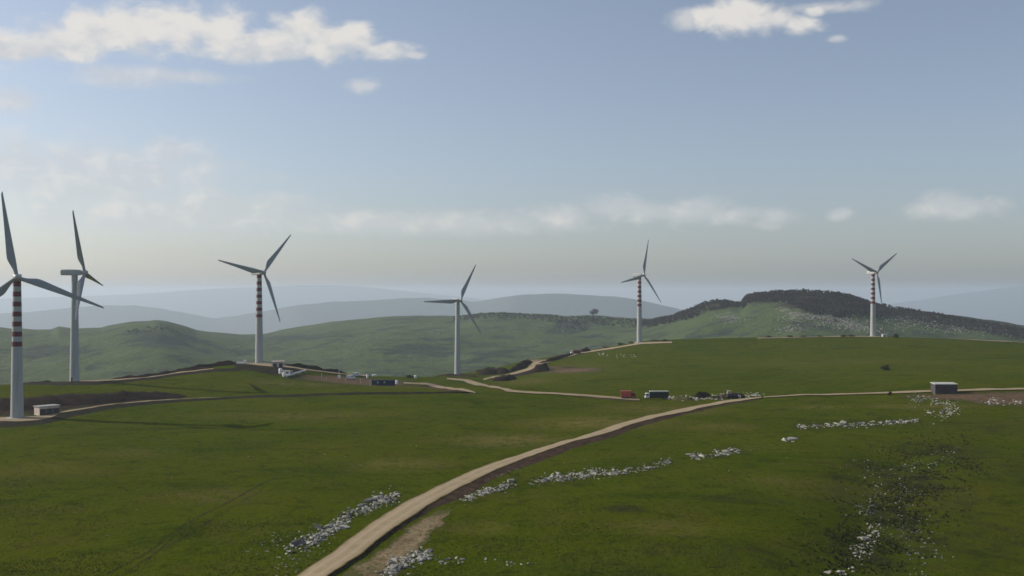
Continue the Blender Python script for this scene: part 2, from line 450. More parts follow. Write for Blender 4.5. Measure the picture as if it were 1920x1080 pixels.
# main track
mL = [(520, 1112), (558, 1078), (632, 1028), (707, 973), (757, 942), (813, 915), (870, 889), (920, 869), (990, 847), (1055, 827), (1150, 797), (1200, 784), (1251, 772), (1307, 760.5), (1364, 750), (1427, 744)]
mR = [(580, 1112), (625, 1078), (673, 1047), (710, 1015), (757, 983), (807, 949), (857, 920), (910, 894), (980, 864), (1080, 829), (1189, 797), (1222, 788), (1257, 780), (1307, 768.5), (1364, 757), (1429, 747.5)]
ribbon('dirt_road', mL, mR, M['road'], .1, .55, 9, 1.5, .18, .05, 'pale curving dirt road')
eO = [(588, 1112), (630, 1081), (678, 1050), (715, 1018), (762, 986), (814, 954), (870, 933), (921, 903), (987, 875), (1080, 840.5), (1189, 805), (1225, 794), (1260, 784.5), (1307, 773), (1364, 760), (1429, 749)]
mR2 = [(x - 1, y - 1) for x, y in mR]
ribbon('road_embankment', mR2, eO, M['bank'], .5, -.06, 5, 1.5, .35, label='dark soil bank below the road edge')
ribbon('bare_soil', [(634, 1088), (682, 1052), (724, 1018), (770, 987), (820, 957)], [(728, 1100), (762, 1056), (806, 1012), (822, 992), (850, 955)], M['gravelsoil'], .06, .04, 10, 1.5, .9, label='stony bare soil beside the road')
ribbon('bare_soil', [(540, 702), (600, 703), (680, 708), (770, 714)], [(545, 713), (610, 717), (690, 724), (790, 724)], M['redsoil'], .06, .06, 10, 2, 1.0)
# further tracks
ribbon('dirt_track', [(838, 709), (880, 712), (915, 722), (960, 731.5), (1010, 735.5), (1060, 737.5), (1120, 741.5), (1165, 746), (1200, 748.5)], [(838, 712), (868, 715), (900, 724), (950, 736), (1000, 739), (1050, 741), (1110, 745.5), (1160, 749.5), (1198, 752)], M['road'], .2, .35, 5, 2, .2)
ribbon('dirt_track', [(757, 717), (800, 718), (850, 727), (890, 735)], [(757, 720), (800, 722), (840, 731), (893, 738.5)], M['road'], .2, .3, 5, 2, .2)
ribbon('dirt_track', [(1432, 744), (1480, 741), (1560, 738.5), (1650, 735.5), (1750, 732), (1800, 730.5), (1920, 727.5), (2010, 725)], [(1432, 747), (1480, 744), (1560, 742), (1650, 739.5), (1750, 736.5), (1800, 735), (1920, 732), (2010, 730)], M['road'], .15, .4, 5, 2, .2)
ribbon('bare_soil', [(1690, 741), (1790, 738), (1920, 733.5), (2010, 731)], [(1690, 746), (1800, 751), (1860, 763), (1930, 764), (2010, 764)], M['redsoil'], .1, .05, 8, 2, 1.0)
ribbon('dirt_track', [(905, 712), (925, 706), (955, 700.5), (988, 692), (996, 680), (1020, 676), (1063, 666.5), (1085, 660.5), (1120, 656), (1157, 650.5), (1199, 643), (1260, 641)], [(908, 714), (928, 709), (958, 704.5), (997, 695), (1010, 685), (1025, 681), (1063, 670.5), (1085, 664), (1120, 659), (1157, 653.5), (1199, 646), (1260, 644)], M['road'], .35, .35, 4, 2.5, .2)
ribbon('dirt_track', [(1780, 634), (1850, 638), (1960, 642.5)], [(1780, 635.5), (1850, 640), (1960, 645)], M['road'], .3, .3, 4, 3, .2)
ribbon('dirt_track', [(1420, 634), (1520, 631.5), (1600, 630), (1665, 630)], [(1420, 635.5), (1520, 633), (1600, 632), (1665, 632)], M['road'], .3, .3, 4, 3, .2)
ribbon('road_embankment', [(927, 708.5), (958, 704), (996, 694.5), (1012, 687)], [(932, 712), (962, 709), (1002, 700), (1030, 692)], M['soil'], .6, -.05, 5, 1.5, .3)
ribbon('bare_soil', [(986, 672), (1000, 670), (1024, 674)], [(990, 690), (1004, 690), (1020, 683)], M['gravelsoil'], .3, .3, 8, 1.5, .4)
ribbon('dirt_track', [(886, 697), (906, 693), (930, 689)], [(888, 699), (908, 695), (932, 691)], M['road'], .3, .3, 4, 1.5, .2)
ribbon('road_embankment', [(1085, 742), (1120, 745), (1165, 749), (1200, 751.5)], [(1085, 744), (1120, 748), (1165, 751.5), (1200, 753)], M['bank'], .35, -.05, 4, 1.5, .3)
ribbon('road_embankment', [(760, 720), (800, 722), (840, 731), (893, 738)], [(760, 723), (798, 726), (836, 734.5), (890, 740)], M['bank'], .3, -.05, 4, 1.5, .3)
# turbine pads and their access tracks
ribbon('gravel_pad', [(-120, 785), (0, 783), (70, 781), (98, 777), (120, 771.5), (180, 762.5), (240, 755.5), (330, 749), (400, 746), (480, 742.5)], [(-120, 799), (0, 795), (60, 794), (92, 788), (116, 777), (180, 767), (240, 759), (330, 752), (400, 748.5), (480, 744.5)], M['road'], .3, .5, 6, 2, .2)
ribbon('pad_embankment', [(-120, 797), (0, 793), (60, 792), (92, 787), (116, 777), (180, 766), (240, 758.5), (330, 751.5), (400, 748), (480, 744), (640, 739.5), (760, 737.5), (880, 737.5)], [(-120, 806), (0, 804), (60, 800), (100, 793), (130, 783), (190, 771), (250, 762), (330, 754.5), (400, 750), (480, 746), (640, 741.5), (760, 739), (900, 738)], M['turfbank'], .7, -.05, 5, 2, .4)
heap('cut_bank', [(-120, 764), (0, 762), (40, 760), (100, 755), (180, 749), (250, 745), (340, 741)], 24, 2.6, M['soil'], kind='structure', seed=5)
ribbon('bare_soil', [(-120, 755), (0, 757), (100, 752), (180, 750), (260, 750), (330, 747)], [(-120, 784), (0, 782), (70, 780), (110, 772), (180, 763), (240, 756), (330, 749)], M['soilflat'], .12, .12, 8, 2, .6)
ribbon('gravel_pad', [(95, 715), (140, 713.5), (190, 713), (240, 710), (300, 703.5), (345, 697), (400, 691.5)], [(95, 718.5), (140, 718), (190, 717.5), (240, 714), (300, 707.5), (345, 700), (400, 694)], M['road'], .3, .5, 5, 2, .2)
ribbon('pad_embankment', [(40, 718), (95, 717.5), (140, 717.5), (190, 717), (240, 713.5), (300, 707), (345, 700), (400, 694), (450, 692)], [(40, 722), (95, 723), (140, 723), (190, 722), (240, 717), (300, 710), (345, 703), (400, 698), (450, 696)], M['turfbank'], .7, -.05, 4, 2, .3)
heap('cut_bank', [(205, 711), (260, 706), (330, 698), (400, 689)], 9, 1.6, M['soil'], kind='structure', seed=8)
heap('cut_bank', [(50, 717), (100, 714)], 6, 1.2, M['soil'], kind='structure', seed=9)
heap('cut_bank', [(345, 693), (400, 686), (450, 683)], 8, 2.2, M['soil'], kind='structure', seed=10)
ribbon('gravel_pad', [(448, 680.5), (486, 680), (530, 686), (570, 690), (640, 699), (690, 703)], [(448, 686), (490, 689), (530, 691.5), (570, 695), (640, 703), (690, 707)], M['road'], .4, .5, 5, 2, .3)
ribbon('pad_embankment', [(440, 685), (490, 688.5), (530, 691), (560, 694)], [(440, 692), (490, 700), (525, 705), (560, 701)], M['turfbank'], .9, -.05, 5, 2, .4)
heap('cut_bank', [(530, 684), (570, 687), (615, 693), (650, 698)], 10, 2.4, M['soil'], kind='structure', seed=12)
heap('cut_bank', [(818, 706), (860, 705.5), (892, 707)], 7, 1.6, M['soil'], kind='structure', seed=13)
heap('cut_bank', [(1010, 682), (1040, 675), (1075, 664)], 6, 2.0, M['soil'], kind='structure', seed=14)
ribbon('bare_soil', [(1020, 684), (1060, 686), (1135, 690)], [(1020, 700), (1060, 700), (1135, 697)], M['redsoil'], .05, .05, 8, 2.0, 1.2)
# tyre tracks in the turf, lower left
for a, wd in (([(200, 1075), (270, 1040), (320, 1000), (370, 970), (430, 940), (480, 912), (520, 893)], .8), ([(232, 1075), (300, 1032), (345, 1005), (395, 975), (440, 947), (490, 920)], .6), ([(250, 1085), (290, 1035), (330, 1000), (365, 980)], .5)):
    P = [gp(*p) for p in a]
    up = [(p.x, p.y + wd * .6, 0) for p in P]; lo = [(p.x + wd * .5, p.y - wd * .6, 0) for p in P]
    ribbon('tyre_track', up, lo, M['rut'], .03, .03, 6, 1.0, .5, pixel=False)

# ------------------------------------------------------------------ hills
def ridge(px, table):
    t = np.array(table, float)
    return np.interp(px, t[:, 0], t[:, 1])
mid_tab = [(-900, 640), (-300, 628), (0, 623), (60, 627), (95, 628), (110, 621), (140, 625), (190, 622), (225, 614), (250, 608), (290, 606), (315, 609), (340, 617), (370, 628), (410, 634), (450, 638), (490, 637), (520, 629), (560, 619), (600, 612), (650, 605), (740, 596), (800, 595), (850, 596), (900, 589), (940, 588), (990, 590), (1060, 595), (1110, 594), (1180, 600), (1220, 602), (1260, 594), (1300, 578), (1328, 565.5), (1350, 564), (1370, 566), (1389, 572), (1402, 554), (1450, 549), (1500, 547), (1550, 549), (1600, 557), (1640, 572), (1700, 580), (1760, 590), (1850, 605), (1920, 618), (2000, 632), (2200, 655), (2800, 690)]
d_tab = [(-900, 1900), (0, 1900), (300, 1850), (450, 2100), (560, 2500), (850, 2500), (1150, 2300), (1260, 2000), (1500, 1800), (1900, 1750), (2800, 1800)]
pxs = np.concatenate([np.linspace(-900, -150, 50)[:-1], np.arange(-150, 2080, 4.0), np.linspace(2080, 2800, 50)])
dn_ = np.linspace(0, 1, 110); bk = np.linspace(0, 1, 25)[1:]
rows = []
def hill_sheet(name, pxs, tab, dtab, d0, z0, back, nmid, amp, nsc, pw, mat, seed, spurs=0.0):
    zr = CZ + (HY - ridge(pxs, tab)) / F * ridge(pxs, dtab); D = ridge(pxs, dtab)
    zr = zr + vnoise(pxs / 23., pxs * 0, seed) * amp * .12
    u = (pxs - CX) / F
    V = []
    zs = np.interp(np.arange(-900, 2800, 4.), pxs, zr); k = np.exp(-np.linspace(-2.2, 2.2, 45) ** 2); k /= k.sum()
    zs = np.interp(pxs, np.arange(-900, 2800, 4.), np.convolve(np.pad(zs, 22, mode='edge'), k, 'valid'))
    for t in np.linspace(0, 1, nmid):
        d = d0 + (D - d0) * t
        s = t ** pw
        # the lower slopes follow their own gentler outline
        z = z0 + (zs * (1 - t ** 7) + zr * t ** 7 - z0) * s
        x = u * d
        env = np.sin(np.pi * min(1, t * 1.0)) ** .8
        z = z + env * (fbm(x / nsc + 3, d / nsc * .8, seed, 4) * amp + fbm(x / (nsc * .22), d / (nsc * .3), seed + 9, 3) * amp * .22)
        V.append(np.stack([x, d, z], 1))
    for t in np.linspace(0, 1, 20)[1:]:
        d = D + back * t
        z = zr - (zr - z0) * (t ** 1.4) * 1.05 - 620 * max(0, t - .12) ** 1.3 * (D < 4000)
        V.append(np.stack([u * d, d, z], 1))
    V = np.array(V)
    nr = len(V)
    me = np_mesh(name, V.reshape(-1, 3), grid_faces(nr, len(pxs)))
    if me.polygons[0].normal.z < 0: me.flip_normals()
    o = tag(link(name, me, mat), kind='structure')
    return o, V
hills, HV = hill_sheet('green_hills', pxs, mid_tab, d_tab, 1060, -62, 3000, 120, 16, 230, 1.15, M['hill'], 21)
hills['label'] = 'hazy green hills beyond the wind farm'
Hf = HV.reshape(-1, 3)
hp = CX + F * Hf[:, 0] / Hf[:, 1]; hq = HY - F * (Hf[:, 2] - CZ) / Hf[:, 1]
HB = BVHTree.FromPolygons([tuple(v) for v in Hf.tolist()], grid_faces(HV.shape[0], HV.shape[1]).tolist())
def hillpt(px, py):
    d = Vector(((px - CX) / F, 1, (HY - py) / F)).normalized()
    h = HB.ray_cast(EYE, d)
    return h[0]
def hpatch():
    c = np.zeros((len(Hf), 4)); c[:, 3] = 1
    def el(px, py, rx, ry, a, rot=0):
        g = None; q = py
        while g is None and q < 720: g = hillpt(px, q); q += 2
        cs, sn = math.cos(R(rot)), math.sin(R(rot))
        U = hp - px; Vv = (hq - py)
        A = (U * cs + Vv * sn) / rx; B = (-U * sn + Vv * cs) / ry
        return np.clip(1.4 - np.sqrt(A * A + B * B), 0, 1) * a
    for e in ((1470, 560, 40, 10, .6), (1520, 592, 80, 14, 1.0, 12), (1590, 608, 60, 12, 1.0, 8), (1480, 615, 40, 10, .8), (1370, 595, 25, 10, .9), (1690, 610, 60, 16, .4), (1060, 605, 50, 8, .6), (985, 592, 60, 6, .4), (820, 620, 30, 8, .5), (1830, 612, 60, 14, .6)):
        c[:, 0] = np.maximum(c[:, 0], el(*e))
    for e in ((300, 640, 60, 14, 1.0), (1065, 612, 35, 10, 1.0), (1700, 590, 120, 14, .9, 10), (1850, 605, 90, 14, .9, 10), (540, 632, 60, 6, .8), (820, 660, 120, 14, .5), (100, 660, 90, 14, .5)):
        c[:, 1] = np.maximum(c[:, 1], el(*e))
    th = np.interp(hp, [1190, 1250, 1300, 1350, 1380, 1392, 1420, 1470, 1520, 1580, 1620, 1660, 1760, 1850, 1920, 2080], [4, 6, 10, 9, 4, 5, 9, 13, 28, 28, 19, 12, 11, 13, 12, 14])
    th = th * 1.15 * (1 + 1.6 * fbm(Hf[:, 0] / 60, Hf[:, 1] / 60, 88, 4))
    dd = hq - ridge(hp, mid_tab)
    c[:, 2] = (1 - sstep(.8, 1.15, dd / th)) * (hp > 1190) * (dd > -3)
    a = hills.data.color_attributes.new('patch', 'FLOAT_COLOR', 'POINT')
    a.data.foreach_set('color', c.astype(np.float32).ravel())
hpatch()

far1 = [(-900, 600), (-200, 596), (0, 588), (60, 585), (120, 578), (190, 573), (250, 572.5), (290, 577), (340, 585), (400, 597), (440, 592), (500, 583), (560, 572), (620, 566), (700, 563), (760, 559), (800, 558), (850, 562), (890, 566), (930, 560), (970, 553), (1020, 550.5), (1060, 551), (1150, 556), (1190, 561), (1230, 569), (1270, 579), (1320, 590), (1500, 610), (2800, 640)]
fp = np.arange(-900, 2800, 12.0)
o, _ = hill_sheet('blue_hills', fp, far1, [(-900, 12500), (420, 12500), (560, 11500), (880, 12000), (960, 11000), (2800, 11000)], 9300, -640, 3500, 30, 60, 1300, 1.1, M['farhill'], 41)
o['label'] = 'blue hazy ridge on the horizon'
far2 = [(-900, 545), (0, 560), (250, 552), (400, 541), (480, 538), (560, 535), (640, 535), (700, 539), (780, 548), (900, 560), (1300, 590), (1500, 585), (1640, 574), (1720, 563), (1800, 551), (1860, 543), (1920, 535), (2000, 525), (2200, 515), (2800, 520)]
o, _ = hill_sheet('distant_mountains', fp, far2, [(-900, 23500), (900, 23500), (1300, 22000), (2800, 22000)], 17500, -700, 2500, 24, 60, 2500, 1.1, M['farhill'], 61)
o['label'] = 'faint far mountains almost lost in haze'

# ------------------------------------------------------------------ foliage
def leaf_cloud(n, rx, ry, rz, cz, leaf, seed, lumps=5):
    r = np.random.default_rng(seed)
    cs = r.normal(size=(lumps, 3)); cs /= np.linalg.norm(cs, axis=1)[:, None]; cs *= .5
    which = r.integers(0, lumps, n)
    p = r.normal(size=(n, 3)); p /= np.linalg.norm(p, axis=1)[:, None]; p *= (r.random((n, 1)) ** .45) * .62
    p = (p + cs[which]) * np.array([rx, ry, rz]); p[:, 2] = np.maximum(p[:, 2], -rz * .95); p[:, 2] += cz
    a = r.normal(size=(n, 3)); a /= np.linalg.norm(a, axis=1)[:, None]
    b = r.normal(size=(n, 3)); b -= (a * b).sum(1)[:, None] * a; b /= np.linalg.norm(b, axis=1)[:, None]
    s = leaf * (.6 + .8 * r.random((n, 1)))
    V = np.stack([p - a * s, p + b * s * .7, p + a * s, p - b * s * .7], 1).reshape(-1, 3)
    return V, np.arange(len(V)).reshape(-1, 4)

def trunk(h, r0, seed, limbs=3):
    r = np.random.default_rng(seed); V = []; Q = []
    def tube(p, q, ra, rb):
        p = np.array(p, float); q = np.array(q, float); d = q - p; d /= np.linalg.norm(d)
        a = np.cross(d, [1, .3, .1]); a /= np.linalg.norm(a); b = np.cross(d, a); k = len(V)
        for c, rr in ((p, ra), (q, rb)):
            for i in range(6):
                V.append(c + rr * (math.cos(i * math.pi / 3) * a + math.sin(i * math.pi / 3) * b))
        for i in range(6):
            Q.append((k + i, k + (i + 1) % 6, k + 6 + (i + 1) % 6, k + 6 + i))
    tube((0, 0, -.3), (0.05 * h, 0, h * .45), r0, r0 * .7)
    for i in range(limbs):
        a = i * 6.28 / limbs + r.random()
        tube((0.05 * h, 0, h * .42), (.05 * h + math.cos(a) * h * .28, math.sin(a) * h * .28, h * .8), r0 * .6, r0 * .2)
    return np.array(V), np.array(Q)

# woodland on the ridges: far-off wood that reads as one mass
protos = []
for s in range(6):
    protos.append(leaf_cloud(34, 3.6, 3.6, 3.7, 4.2, 1.05, 100 + s, 6))
FVs, FQs = [], []; off = 0
def forest_at(p, sc, k):
    global off
    V, Q = protos[k]
    a = random.random() * 6.28; c, s = math.cos(a), math.sin(a)
    X = V @ np.array([[c, s, 0], [-s, c, 0], [0, 0, 1]]) * np.array([sc, sc, sc * random.uniform(.8, 1.15)]) + np.array(p)
    FVs.append(X); FQs.append(Q + off); off += len(X)
def wood(px0, px1, up, lo, n, sc):
    for _ in range(n):
        px = random.uniform(px0, px1)
        a = float(np.interp(px, [q[0] for q in up], [q[1] for q in up])); b = float(np.interp(px, [q[0] for q in lo], [q[1] for q in lo]))
        t = random.random() ** 1.5 * 1.35
        p = hillpt(px, a + (b - a) * t)
        if p is None:
            for k in range(20):
                p = hillpt(px, a + (b - a) * t + k)
                if p is not None: break
        if p is not None and p.y > 1250: forest_at(p, sc * random.uniform(.7, 1.15), random.randrange(6))
def rl(p):  # hill outline row
    return float(ridge(p, mid_tab))
up = [(p, rl(p) + .5) for p in range(800, 2100, 20)]
def lower(tab): return [(p, rl(p) + 1.5 + float(np.interp(p, [q[0] for q in tab], [q[1] for q in tab]))) for p in range(800, 2100, 10)]
wood(1195, 1392, up, lower([(1195, 8), (1260, 8), (1300, 14), (1350, 12), (1375, 6), (1392, 1)]), 800, .75)
wood(1392, 1660, up, lower([(1392, 8), (1420, 10), (1470, 14), (1520, 30), (1580, 30), (1620, 20), (1660, 14)]), 2000, .78)
wood(1640, 2080, up, lower([(1640, 14), (1700, 12), (1760, 12), (1850, 15), (1920, 14), (2080, 16)]), 1300, .6)
wood(850, 1195, up, lower([(850, 4), (930, 6), (1000, 6), (1060, 9), (1120, 10), (1195, 10)]), 800, .62)
wood(1040, 1100, [(1040, 604), (1100, 606)], [(1040, 612), (1100, 618)], 60, .7)
wood(240, 340, [(240, 622), (300, 612), (340, 624)], [(240, 628), (300, 618), (340, 632)], 45, .5)
fo = link('ridge_woodland', np_mesh('ridge_woodland', np.concatenate(FVs), np.concatenate(FQs), smooth=False), M['forest'])
tag(fo, 'dark leafless woodland covering the tops of the far ridges', 'woodland', kind='stuff')

def tree(name, p, h, w, label, group=None, seed=5):
    t = empty(name, p, random.random() * 6, label, 'tree', group)
    V, Q = trunk(h, h * .035, seed); link('trunk', np_mesh('trunk', V, Q), M['bark'], t)
    V, Q = leaf_cloud(420, w * .55, w * .55, h * .48, h * .52, h * .085, seed, 9); link('crown', np_mesh('crown', V, Q, False), M['forest'], t)
    return t
p = None; q = 582
while p is None: p = hillpt(1113, q); q += 1
tree('lone_tree', p, 16, 23, 'lone dark tree standing out above the low woodland skyline', seed=31)

def bush(px, py, w, h, label, seed, group='bushes along the crest track'):
    p = gp(px, py)
    V, Q = leaf_cloud(140, w * .55, w * .45, h * .55, h * .45, min(w, h) * .17, seed, 6)
    o = link('bush', np_mesh('bush', V, Q, False), M['bush'], None, (p.x, p.y, p.z - .1))
    return tag(o, label, 'bush', group)
for k, (px, py, w, h, lab) in enumerate((
        (1136, 652, 6.5, 1.6, 'small dark bush beside the track just below the smaller banded turbine'),
        (1165, 645, 7.5, 2.6, 'dark bush just left of the base of the middle right banded turbine'),
        (1182, 644, 6, 2.0, 'round dark bush nearly touching the base of the middle right banded turbine'),
        (1228, 641, 7.0, 2.2, 'low dark bush right of the base of the middle right banded turbine'),
        (1246, 640, 6.5, 2.4, 'last bush on the track right of the middle right banded turbine'),
        (1440, 633.5, 7.5, 2.2, 'leftmost low bush on the skyline of the right green hill'),
        (1480, 632.8, 5.5, 2.2, 'second bush from the left on the green skyline'),
        (1506, 632.5, 5.5, 2.0, 'third bush from the left on the green skyline'),
        (1538, 632, 6.5, 2.0, 'fourth bush from the left on the green skyline'),
        (1582, 631.8, 7.5, 2.2, 'wide flat bush left of the far right turbine on the skyline'),
        (1597, 631.6, 5.5, 2.2, 'small bush closest on the left to the far right turbine'),
        (1681, 633.5, 5.0, 3.6, 'tall dark bush on the skyline right of the far right turbine'))):
    bush(px, py, w, h, lab, 200 + k)
bush(1660, 694, 5.5, 3.2, 'solitary dark bush in the middle of the smooth green hillside', 230, 'solitary bushes')
bush(1668, 741, 2.0, 2.0, 'tiny dark bush beside the pale track left of the shed', 231, 'solitary bushes')
bush(768, 709, 4.5, 2.6, 'dark green bush beside the blue container at the start of a track', 232, 'solitary bushes')

# ------------------------------------------------------------------ wind turbines
def lathe(prof, seg=48):
    V = []; n = len(prof)
    for r_, z in prof:
        for i in range(seg):
            a = 2 * math.pi * i / seg
            V.append((r_ * math.cos(a), r_ * math.sin(a), z))
    Q = [(j * seg + i, j * seg + (i + 1) % seg, (j + 1) * seg + (i + 1) % seg, (j + 1) * seg + i) for j in range(n - 1) for i in range(seg)]
    return np.array(V), np.array(Q)

def blade_mesh(Rb):
    st = [0, .03, .07, .12, .17, .21, .26, .33, .42, .52, .63, .74, .84, .92, .97, 1.0]
    V = []; ns = 16
    for s in st:
        if s <= .035: ch, th, x0 = 1.5, 1.5, -.75
        else:
            ch = np.interp(s, [.03, .07, .12, .17, .21, .26, .42, .63, .84, .97, 1], [1.5, 1.7, 2.25, 2.9, 3.15, 3.05, 2.45, 1.75, 1.12, .72, .25])
            th = ch * np.interp(s, [.03, .12, .2, .5, 1], [.95, .5, .28, .2, .14])
            x0 = -np.interp(s, [.03, .2, 1], [.75, .78, .25])
        tw = R(np.interp(s, [0, .2, .5, 1], [14, 12, 4, 0]))
        for i in range(ns):
            a = 2 * math.pi * i / ns
            cx = (1 - math.cos(a)) / 2            # 0 at leading edge, 1 at trailing edge
            y = math.sin(a) * .5 * th * (1 if s <= .035 else (1.25 * (1 - .75 * cx)))
            x = x0 + ch * cx
            if s <= .035: x = -math.cos(a) * .75; y = math.sin(a) * .75
            V.append((x * math.cos(tw) + y * math.sin(tw), -x * math.sin(tw) + y * math.cos(tw), .9 + s * (Rb - .9)))
    n = len(st)
    Q = [(j * ns + i, j * ns + (i + 1) % ns, (j + 1) * ns + (i + 1) % ns, (j + 1) * ns + i) for j in range(n - 1) for i in range(ns)]
    return np.array(V), np.array(Q)

def box_bm(bm, x0, x1, y0, y1, z0, z1, top=None, bevel=0.0):
    vs = [bm.verts.new(c) for c in ((x0, y0, z0), (x1, y0, z0), (x1, y1, z0), (x0, y1, z0))]
    if top is None: top = (x0, x1, y0, y1)
    a, b, c, d = top
    ts = [bm.verts.new(q) for q in ((a, c, z1), (b, c, z1), (b, d, z1), (a, d, z1))]
    fs = [bm.faces.new(vs[::-1]), bm.faces.new(ts)]
    for i in range(4): fs.append(bm.faces.new((vs[i], vs[(i + 1) % 4], ts[(i + 1) % 4], ts[i])))
    if bevel:
        ed = list({e for f in fs for e in f.edges})
        bmesh.ops.bevel(bm, geom=ed, offset=bevel, segments=2, affect='EDGES', clamp_overlap=True)
    return bm

def bm_obj(name, bm, mat, parent, loc=None):
    me = bpy.data.meshes.new(name); bm.normal_update(); bm.to_mesh(me); bm.free()
    return link(name, me, mat, parent, loc)

def box(name, x0, x1, y0, y1, z0, z1, mat, parent, bevel=.04, top=None):
    return bm_obj(name, box_bm(bmesh.new(), x0, x1, y0, y1, z0, z1, top, bevel), mat, parent)

M['nacelle'] = mat_noise('nacelle_gelcoat', (.38, .395, .385), (.44, .455, .44), .5, rough=.4, spec=.4)
M['blade'] = mat_noise('blade_gelcoat', (.26, .28, .285), (.31, .325, .33), .3, rough=.4, spec=.4)
TURB = [  # base px,py, depth, hub row, bearing, phase, radius, banded, label
    (32, 787, 416, 521, 156, 9, 34.2, True, 'red banded wind turbine at the left edge, nearest of all, cropped by the frame'),
    (140, 716.5, 541, 511, 84, 18, 33, False, 'plain grey wind turbine seen side on, its long nacelle in profile'),
    (486, 683, 637, 511, 132, 78, 32, True, 'red banded wind turbine on a bare earth pad with a kiosk beside it'),
    (858, 703, 790, 563, 150, 92, 30.5, False, 'plain white wind turbine without bands standing in the middle of the valley'),
    (1199, 644, 917, 516, 135, 102, 33, True, 'red banded wind turbine with one blade pointing straight up, by the crest track'),
    (1637, 632, 917, 511, 158, 66, 29, True, 'far right red banded wind turbine, blades in a Y against the wooded hill')]
for px, py, d, hr, brg, ph, Rb, band, lab in TURB:
    x = (px - CX) / F * d; z0 = gz(x, d)
    zh = CZ + (HY - hr) / F * d - z0
    t = empty('wind_turbine', (x, d, z0), -R(brg), lab, 'wind turbine', 'wind turbines of the wind farm')
    H = zh - 1.45
    seg_z = [H * k for k in (0, .33, .66, 1)]
    prof = [(0.01, -.5)]
    def rad(z): return 2.45 + (1.5 - 2.45) * z / H
    prof += [(2.45, -.5)]
    for k in range(1, 4):
        za, zb = seg_z[k - 1], seg_z[k]
        prof += [(rad(za), za + .02), (rad(zb), zb - .2), (rad(zb) + .05, zb - .18), (rad(zb) + .05, zb - .02)] if k < 3 else [(rad(za), za + .02), (rad(zb), zb)]
    prof += [(0.01, H)]
    V, Q = lathe(prof)
    tw = link('tower', np_mesh('tower', V, Q), tower_mat('tower_paint', H, band), t)
    for p in tw.data.polygons: p.use_smooth = True
    V, Q = lathe([(0.01, -.8), (4.2, -.8), (4.2, .22), (3.9, .3), (2.46, .34)], 32)
    link('foundation', np_mesh('foundation', V, Q, False), M['grey'], t)
    bm = box_bm(bmesh.new(), -.5, .5, -.12, .12, 0, 2.2, bevel=.03)
    dr = bm_obj('door', bm, M['door'], t, (0, 0, .5)); a_ = R(brg) + R(200)
    dr.location = (math.sin(a_) * -2.4, -math.cos(a_) * 2.4, .5); dr.rotation_euler = (0, 0, a_)
    # nacelle: long box, tapered at both ends
    bm = bmesh.new()
    ys = [(-6.9, 1.1, -1.1, 1.15), (-6.4, 1.5, -1.4, 1.5), (-1.5, 1.65, -1.5, 1.6), (2.3, 1.55, -1.4, 1.45), (3.3, 1.2, -1.15, 1.2)]
    rings = []
    for y, w, b_, tp in ys:
        c = .35
        pts = [(-w + c, b_), (w - c, b_), (w, b_ + c), (w, tp - c), (w - c, tp), (-w + c, tp), (-w, tp - c), (-w, b_ + c)]
        rings.append([bm.verts.new((q[0], y, q[1])) for q in pts])
    for a_, b_ in zip(rings[:-1], rings[1:]):
        for i in range(8): bm.faces.new((a_[i], a_[(i + 1) % 8], b_[(i + 1) % 8], b_[i]))
    bm.faces.new(rings[0][::-1]); bm.faces.new(rings[-1])
    bmesh.ops.recalc_face_normals(bm, faces=bm.faces)
    na = bm_obj('nacelle', bm, M['nacelle'], t, (0, 0, zh))
    bm = bmesh.new()
    for k in range(4): box_bm(bm, -.9, .9, -.02, .06, -.5 + k * .3, -.35 + k * .3)
    v_ = bm_obj('vent', bm, M['door'], na, (0, -6.98, .1))
    tilt = R(5)
    rot = Matrix.Rotation(tilt, 4, 'X')
    hubp = Vector((0, 4.9, zh + .15))
    V, Q = lathe([(.01, -1.7), (.85, -1.7), (1.25, -1.1), (1.3, .3), (1.05, 1.0), (.6, 1.6), (.02, 1.9)], 24)
    hb = link('hub', np_mesh('hub', V, Q), M['nacelle'], t)
    hb.matrix_local = Matrix.Translation(hubp) @ rot @ Matrix.Rotation(R(-90), 4, 'X')
    V, Q = blade_mesh(Rb)
    me = np_mesh('blade', V, Q); me.materials.append(M['blade'])
    feather = R(-93) if 130 < px < 150 else 0.0
    for k in range(3):
        b_ = bpy.data.objects.new('blade', me); COL.objects.link(b_); b_.parent = t
        b_.matrix_local = Matrix.Translation(hubp) @ rot @ Matrix.Rotation(R(ph + 120 * k), 4, 'Y') @ Matrix.Rotation(feather, 4, 'Z')

# ------------------------------------------------------------------ huts, kiosks, vehicles
def wheel(parent, x, y, r=.5, w=.35):
    V, Q = lathe([(.01, -w / 2), (r * .9, -w / 2), (r, -w * .35), (r, w * .35), (r * .9, w / 2), (.01, w / 2)], 16)
    o = link('wheel', np_mesh('wheel', V, Q), M['black'], parent, (x, y, r)); o.rotation_euler = (R(90), 0, 0)
    V, Q = lathe([(.01, -w / 2 - .02), (r * .5, -w / 2 - .02), (r * .5, w / 2 + .02), (.01, w / 2 + .02)], 12)
    link('rim', np_mesh('rim', V, Q), M['steel'], o)
    return o

